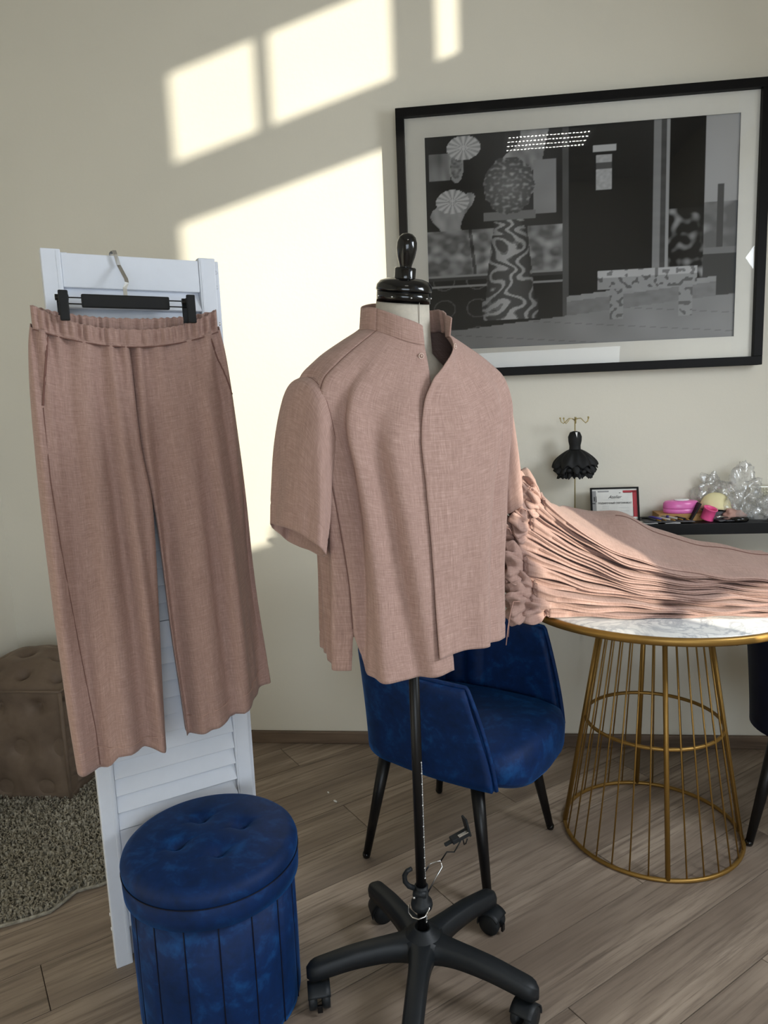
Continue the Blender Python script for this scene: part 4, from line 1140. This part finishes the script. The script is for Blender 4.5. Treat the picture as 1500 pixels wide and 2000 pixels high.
for k in range(14):
    a = 2*math.pi*k/14+0.2; MB().blob((0.058*math.cos(a), 0.044*math.sin(a), 0.188+0.008*math.sin(k*2.3)), (0.011, 0.009, 0.010), 12, 8, lambda d: 1+0.2*nz(d.x*4+k, d.y*4, d.z*4)).build('rosette', 'matte_black', js)
MB().prism([(-0.004, 0), (0.004, 0), (0.0018, -0.020)], 0, 0.0006).build('price_tag', 'white', js, (0.0025, -0.017, 0.331), (R(90), 0, 0))
for k, a in enumerate((R(170), R(215), R(268), R(330), R(20))):
    d = Vector((math.cos(a), math.sin(a)*0.7, 0))
    P = [(0, 0, 0.372)]+[tuple(d*r+Vector((0, 0, z))) for r, z in ((0.010, 0.379), (0.022, 0.380), (0.032, 0.370), (0.041, 0.363), (0.049, 0.369), (0.052, 0.380))]
    hk = MB().tube(P, 0.0016, 6).build('hook', 'brass', js)
    MB().blob(Vector(P[-1])+Vector((0, 0, 0.002)), (0.0034, 0.0034, 0.0034), 10, 6).build('hook_tip', 'brass', hk)

# ------------------------------------------------------------------ framed certificate
ce = thing('framed_certificate', 'small black framed gift certificate with red edge leaning on the wall', 'certificate', (0.555, 2.664, SZ), R(0))
TL_ = Matrix.Rotation(R(-14), 4, 'X')
CW, CHh = 0.173, 0.124
def lean(mb): mb.v = [tuple(TL_ @ Vector(p)) for p in mb.v]; return mb
for lo, hi in (((-CW/2, -0.006, 0), (CW/2, 0.006, 0.006)), ((-CW/2, -0.006, CHh-0.006), (CW/2, 0.006, CHh)), ((-CW/2, -0.006, 0.006), (-CW/2+0.006, 0.006, CHh-0.006)), ((CW/2-0.006, -0.006, 0.006), (CW/2, 0.006, CHh-0.006))):
    lean(MB().box(lo, hi, 0.0008)).build('frame_bar', 'frame_black', ce)
lean(MB().box((-CW/2+0.004, -0.001, 0.004), (CW/2-0.004, 0.004, CHh-0.004))).build('sheet', 'paper', ce)
def flat(name, rects, mat, y=-0.0013):
    mb = MB()
    for a, b, c, d in rects: mb.box((a, y, c), (b, y+0.0004, d))
    return lean(mb).build(name, mat, ce)
flat('red_border', [(0.062, 0.080, 0.014, 0.110), (0.030, 0.080, 0.104, 0.112)], 'red')
flat('grey_border', [(-0.080, -0.066, 0.010, 0.112), (-0.066, 0.060, 0.010, 0.0155), (-0.06, -0.02, 0.107, 0.112)], 'ink_grey', -0.0012)
flat('inner_sheet', [(-0.066, 0.064, 0.0165, 0.104)], 'paper', -0.0020)
flat('corner_marks', [(-0.067, -0.065, 0.016, 0.028), (-0.067, -0.052, 0.016, 0.0172), (-0.067, -0.065, 0.070, 0.092), (-0.074, -0.071, 0.074, 0.090), (-0.080, -0.070, 0.064, 0.067), (-0.020, 0.012, 0.0155, 0.0170), (0.038, 0.064, 0.0155, 0.0168), (0.064, 0.0655, 0.016, 0.050), (0.016, 0.022, 0.102, 0.104), (0.032, 0.060, 0.1025, 0.1037)], 'ink', -0.0026)
flat('small_print', [(-0.045, -0.020, 0.0545, 0.0552), (-0.045, -0.022, 0.048, 0.0486), (-0.054, -0.020, 0.041, 0.0414), (-0.05, -0.022, 0.034, 0.0344), (0.014, 0.05, 0.048, 0.0484), (0.018, 0.05, 0.036, 0.0366), (-0.05, 0.0, 0.026, 0.0264), (-0.042, 0.03, 0.0775, 0.0779)], 'ink_grey', -0.0026)
def lettering(name, body, size, loc, shear=0.0, mat='ink', parent=None, bold=0.0):
    cu = bpy.data.curves.new(name, 'FONT'); cu.body = body; cu.size = size; cu.align_x = 'CENTER'; cu.align_y = 'CENTER'; cu.shear = shear; cu.offset = bold; cu.extrude = 0.0001
    tmp = bpy.data.objects.new(name, cu); COL.objects.link(tmp); dg = bpy.context.evaluated_depsgraph_get()
    me = bpy.data.meshes.new_from_object(tmp.evaluated_get(dg)); bpy.data.objects.remove(tmp, do_unlink=True)
    me.transform(TL_ @ Matrix.Translation(loc) @ Matrix.Rotation(R(90), 4, 'X')); me.materials.clear(); me.materials.append(M[mat])
    o = bpy.data.objects.new(name, me); COL.objects.link(o); o.parent = parent; return o
lettering('heading', 'Atelier', 0.0165, (0.0, -0.0030, 0.088), 0.45, 'ink', ce)
lettering('title', '\u041f\u041e\u0414\u0410\u0420\u041e\u0427\u041d\u042b\u0419 \u0421\u0415\u0420\u0422\u0418\u0424\u0418\u041a\u0410\u0422', 0.0082, (0.0, -0.0030, 0.0655), 0, 'ink', ce, 0.00012)

# ------------------------------------------------------------------ clutter on the shelf
def shelf_thing(name, label, cat, x, y, rz=0.0, z=SZ, group=None): return thing(name, label, cat, (x, y, z), rz, group)
b = shelf_thing('pink_case', 'glossy pink oval plastic case with pale lid insert on the shelf', 'case', 0.785, 2.665, 0, SZ+0.026)
def oval(prof, ax=1.0, ay=0.55, n=48): return MB().lathe(prof, n, (0, 0, 0), True, ax, ay)
oval([(0.056, 0.0), (0.061, 0.003), (0.062, 0.016), (0.0605, 0.0165)]).build('case_base', 'pink', b)
oval([(0.0615, 0.0170), (0.0625, 0.020), (0.061, 0.036), (0.055, 0.043), (0.045, 0.045)]).build('case_lid', 'pink', b)
MB().lathe([(0.001, 0), (0.026, 0), (0.027, 0.002), (0.025, 0.004), (0.001, 0.0045)], 24, (0.002, 0, 0.045), True, 1, 0.6).build('lid_insert', 'white', b)
k = MB().box((0.70, 2.632, SZ+0.0005), (0.872, 2.720, SZ+0.026), 0.001).build('kraft_box', 'kraft'); tag(k, 'flat brown card box under the pink case', 'box')
k2 = shelf_thing('pink_tape_roll', 'hot pink open plastic ring lying tilted before the cream cup', 'ring', 0.862, 2.622)
rr = MB().lathe([(0.0205, 0.0), (0.0235, 0.0005), (0.0220, 0.004), (0.0212, 0.036), (0.0245, 0.040), (0.0245, 0.043), (0.0215, 0.043), (0.0180, 0.037), (0.0185, 0.004), (0.0205, 0.0)], 40)
mt_ = Matrix.Translation((0, 0, 0.0085)) @ Matrix.Rotation(R(14), 4, 'Y') @ Matrix.Rotation(R(16), 4, 'X'); rr.v = [tuple(mt_ @ Vector(p)) for p in rr.v]; rr.build('ring_body', 'hotpink', k2)
ph_ = MB().box((-0.004, -0.018, 0.0), (0.003, 0.018, 0.070), 0.0015, Matrix.Rotation(R(28), 4, 'Y')).build('phone_stand_slab', 'matte_black', None, (0.806, 2.628, SZ+0.003)); tag(ph_, 'thin black slab leaning against the pink ring', 'slab')
dm = MB(); rings = []
for r, z in ((0.001, 0.062), (0.012, 0.061), (0.026, 0.056), (0.040, 0.045), (0.049, 0.028), (0.053, 0.010), (0.053, 0.0)): rings.append([(r*math.cos(2*math.pi*q/40)*(1+0.08*math.sin(2*math.pi*q/40)), r*0.7*math.sin(2*math.pi*q/40), z) for q in range(40)])
o = dm.loft(rings, True).build('foam_cup', 'cream', None, (0.905, 2.662, SZ+0.033), (R(-10), R(6), 0)); tag(o, 'smooth cream foam bra cup standing beside the plastic bag', 'foam cup'); solidify(o, 0.003)
k = MB().box((0.874, 2.630, SZ+0.0005), (0.955, 2.715, SZ+0.032), 0.002).build('grey_box', 'grey_cloth'); tag(k, 'low dark grey box under the cream cup', 'box')
def crumple(seed, amp): return lambda d: 1+amp*(1.3*nz(d.x*1.7+seed, d.y*1.7, d.z*1.7)-0.55*abs(nz(d.x*4+seed, d.y*4, d.z*4))-0.3*abs(nz(d.x*9+seed, d.y*9, d.z*9))+0.2)
o = MB().blob((0, 0, 0.083), (0.064, 0.046, 0.088), 64, 44, crumple(3.3, 0.6)).build('plastic_bag', 'film', None, (0.985, 2.655, SZ)); tag(o, 'tall crumpled clear plastic bag at the right of the shelf', 'plastic bag')
o = MB().blob((0, 0, 0.060), (0.052, 0.026, 0.060), 48, 36, crumple(8.1, 0.55)).build('plastic_bag', 'film', None, (0.905, 2.712, SZ+0.034)); tag(o, 'smaller clear plastic bag crumpled behind the cream cup', 'plastic bag')
o = MB().blob((0, 0, 0.040), (0.040, 0.030, 0.040), 40, 28, crumple(5.7, 0.55)).build('plastic_bag', 'film', None, (1.068, 2.635, SZ)); tag(o, 'low clear plastic bag slumped at the far right of the shelf', 'plastic bag')
o = MB().blob((0, 0, 0.020), (0.036, 0.018, 0.022), 32, 20, crumple(1.7, 0.3)).build('lace_bundle', 'linen_cord', None, (0.952, 2.618, SZ)); tag(o, 'crumpled pink lace bundle in front of the tall plastic bag', 'lace')
b = shelf_thing('black_case', 'small round black case in front of the plastic bags', 'case', 0.965, 2.592)
MB().lathe([(0.019, 0.0005), (0.023, 0.004), (0.0235, 0.012), (0.020, 0.0165), (0.001, 0.018)], 32, (0, 0, 0), True, 1.25, 0.7).build('case_body', 'gloss_black', b)
MB().box((-0.047, -0.005, 0.001), (-0.024, 0.005, 0.009), 0.003).build('case_strap', 'matte_black', b)
b = shelf_thing('glass_block', 'ribbed pale glass block against the wall at the right end', 'glass block', 1.075, 2.705)
MB().box((-0.045, -0.018, 0.0005), (0.045, 0.018, 0.112), 0.004).build('block_body', 'paleglass', b)
for i in range(8):
    for j in range(9): MB().blob((-0.038+i*0.0108, -0.018, 0.012+j*0.0112), (0.0048, 0.0022, 0.0048), 8, 6).build('stud', 'paleglass', b)
b = shelf_thing('dark_bottle', 'dark bottle at the right border of the picture on the shelf', 'bottle', 1.118, 2.640)
MB().lathe([(0.018, 0.0005), (0.019, 0.003), (0.019, 0.072), (0.016, 0.080), (0.009, 0.085), (0.009, 0.098), (0.001, 0.099)], 28, (0, 0, 0), True).build('bottle_body', 'matte_black', b)
MB().lathe([(0.0105, 0.086), (0.0105, 0.100), (0.001, 0.101)], 20, (0, 0, 0), True).build('bottle_cap', 'gloss_black', b)
tools = [(0.668, 2.600, 25, 0.062, 'black_metal', 'black handled seam tool lying nearest the certificate'), (0.690, 2.606, 38, 0.060, 'purple', 'purple handled seam ripper lying on grey cloth'), (0.716, 2.604, 30, 0.068, 'greywood', 'pale grey pen lying across the cloth scraps'),
         (0.742, 2.612, 35, 0.072, 'greywood', 'second pale grey pen with purple grip on the cloth'), (0.772, 2.606, 20, 0.050, 'black_metal', 'dark tool with brass tip beside the black slab'), (0.915, 2.600, -20, 0.062, 'steel', 'thin steel tool right of the pink ring')]
for n_, (x, y, an, l, mt, lb) in enumerate(tools):
    b = shelf_thing('sewing_tool', lb, 'sewing tool', x, y, R(-an), SZ+0.0105+0.002*(n_ % 2))
    MB().tube([(-l*0.55, 0, 0.006), (-l*0.3, 0, 0.007), (l*0.25, 0, 0.002)], [0.0030, 0.0042, 0.0036], 10).build('handle', mt, b)
    MB().tube([(l*0.25, 0, 0.002), (l*0.40, 0, 0.0005), (l*0.52, 0, -0.001)], [0.0030, 0.0028, 0.0012], 10).build('tip', 'gold' if n_ < 5 else 'steel', b)
    if n_ == 3: MB().tube([(-l*0.30, 0, 0.0070), (-l*0.16, 0, 0.006)], 0.0050, 10).build('grip', 'purple', b)
rc_ = random.Random(5)
for n_, (x, y, w, d, mt, lb) in enumerate([(0.690, 2.606, 0.050, 0.024, 'grey_cloth', 'grey cloth scrap under the seam tools'), (0.755, 2.603, 0.055, 0.024, 'grey_cloth', 'dark grey cloth scrap before the pink case'), (0.935, 2.604, 0.045, 0.022, 'grey_cloth', 'grey cloth scrap beside the round black case'), (0.655, 2.612, 0.030, 0.030, 'paper', 'white paper scrap at the foot of the certificate'), (0.735, 2.590, 0.026, 0.010, 'paper', 'small white paper strip at the shelf front edge')]):
    gr = []
    for j in range(9): gr.append([(-w+2*w*i_/14+0.005*nz(j*0.9, n_*3.0), -d/1.0+2*d*j/8+0.004*nz(i_*0.7, n_*5.0), 0.0030+0.006*(0.5+0.5*nz(i_*0.35+n_*9, j*0.5)) if mt != 'paper' else 0.0012+0.004*max(0, nz(i_*0.2+n_, j*0.2))) for i_ in range(15)])
    o = MB().loft(gr, False).build('cloth_scrap' if mt != 'paper' else 'paper_scrap', mt, None, (x, y, SZ)); solidify(o, 0.0012); tag(o, lb, 'scrap')
# ------------------------------------------------------------------ scraps on the floor
for px, py, s, lb in ((-0.471, 2.300, 0.009, 'tiny white scrap on the floor between pouf and armchair'), (-0.507, 2.356, 0.005, 'tinier white crumb on the floor nearer the back wall')):
    o = MB().blob((0, 0, 0.003), (s, s*0.5, 0.003), 14, 8, lambda d: 1+0.3*nz(d.x*3, d.y*3, d.z*3)).build('floor_scrap', 'paper', None, (px, py, 0), (0, 0, R(-40))); tag(o, lb, 'scrap')
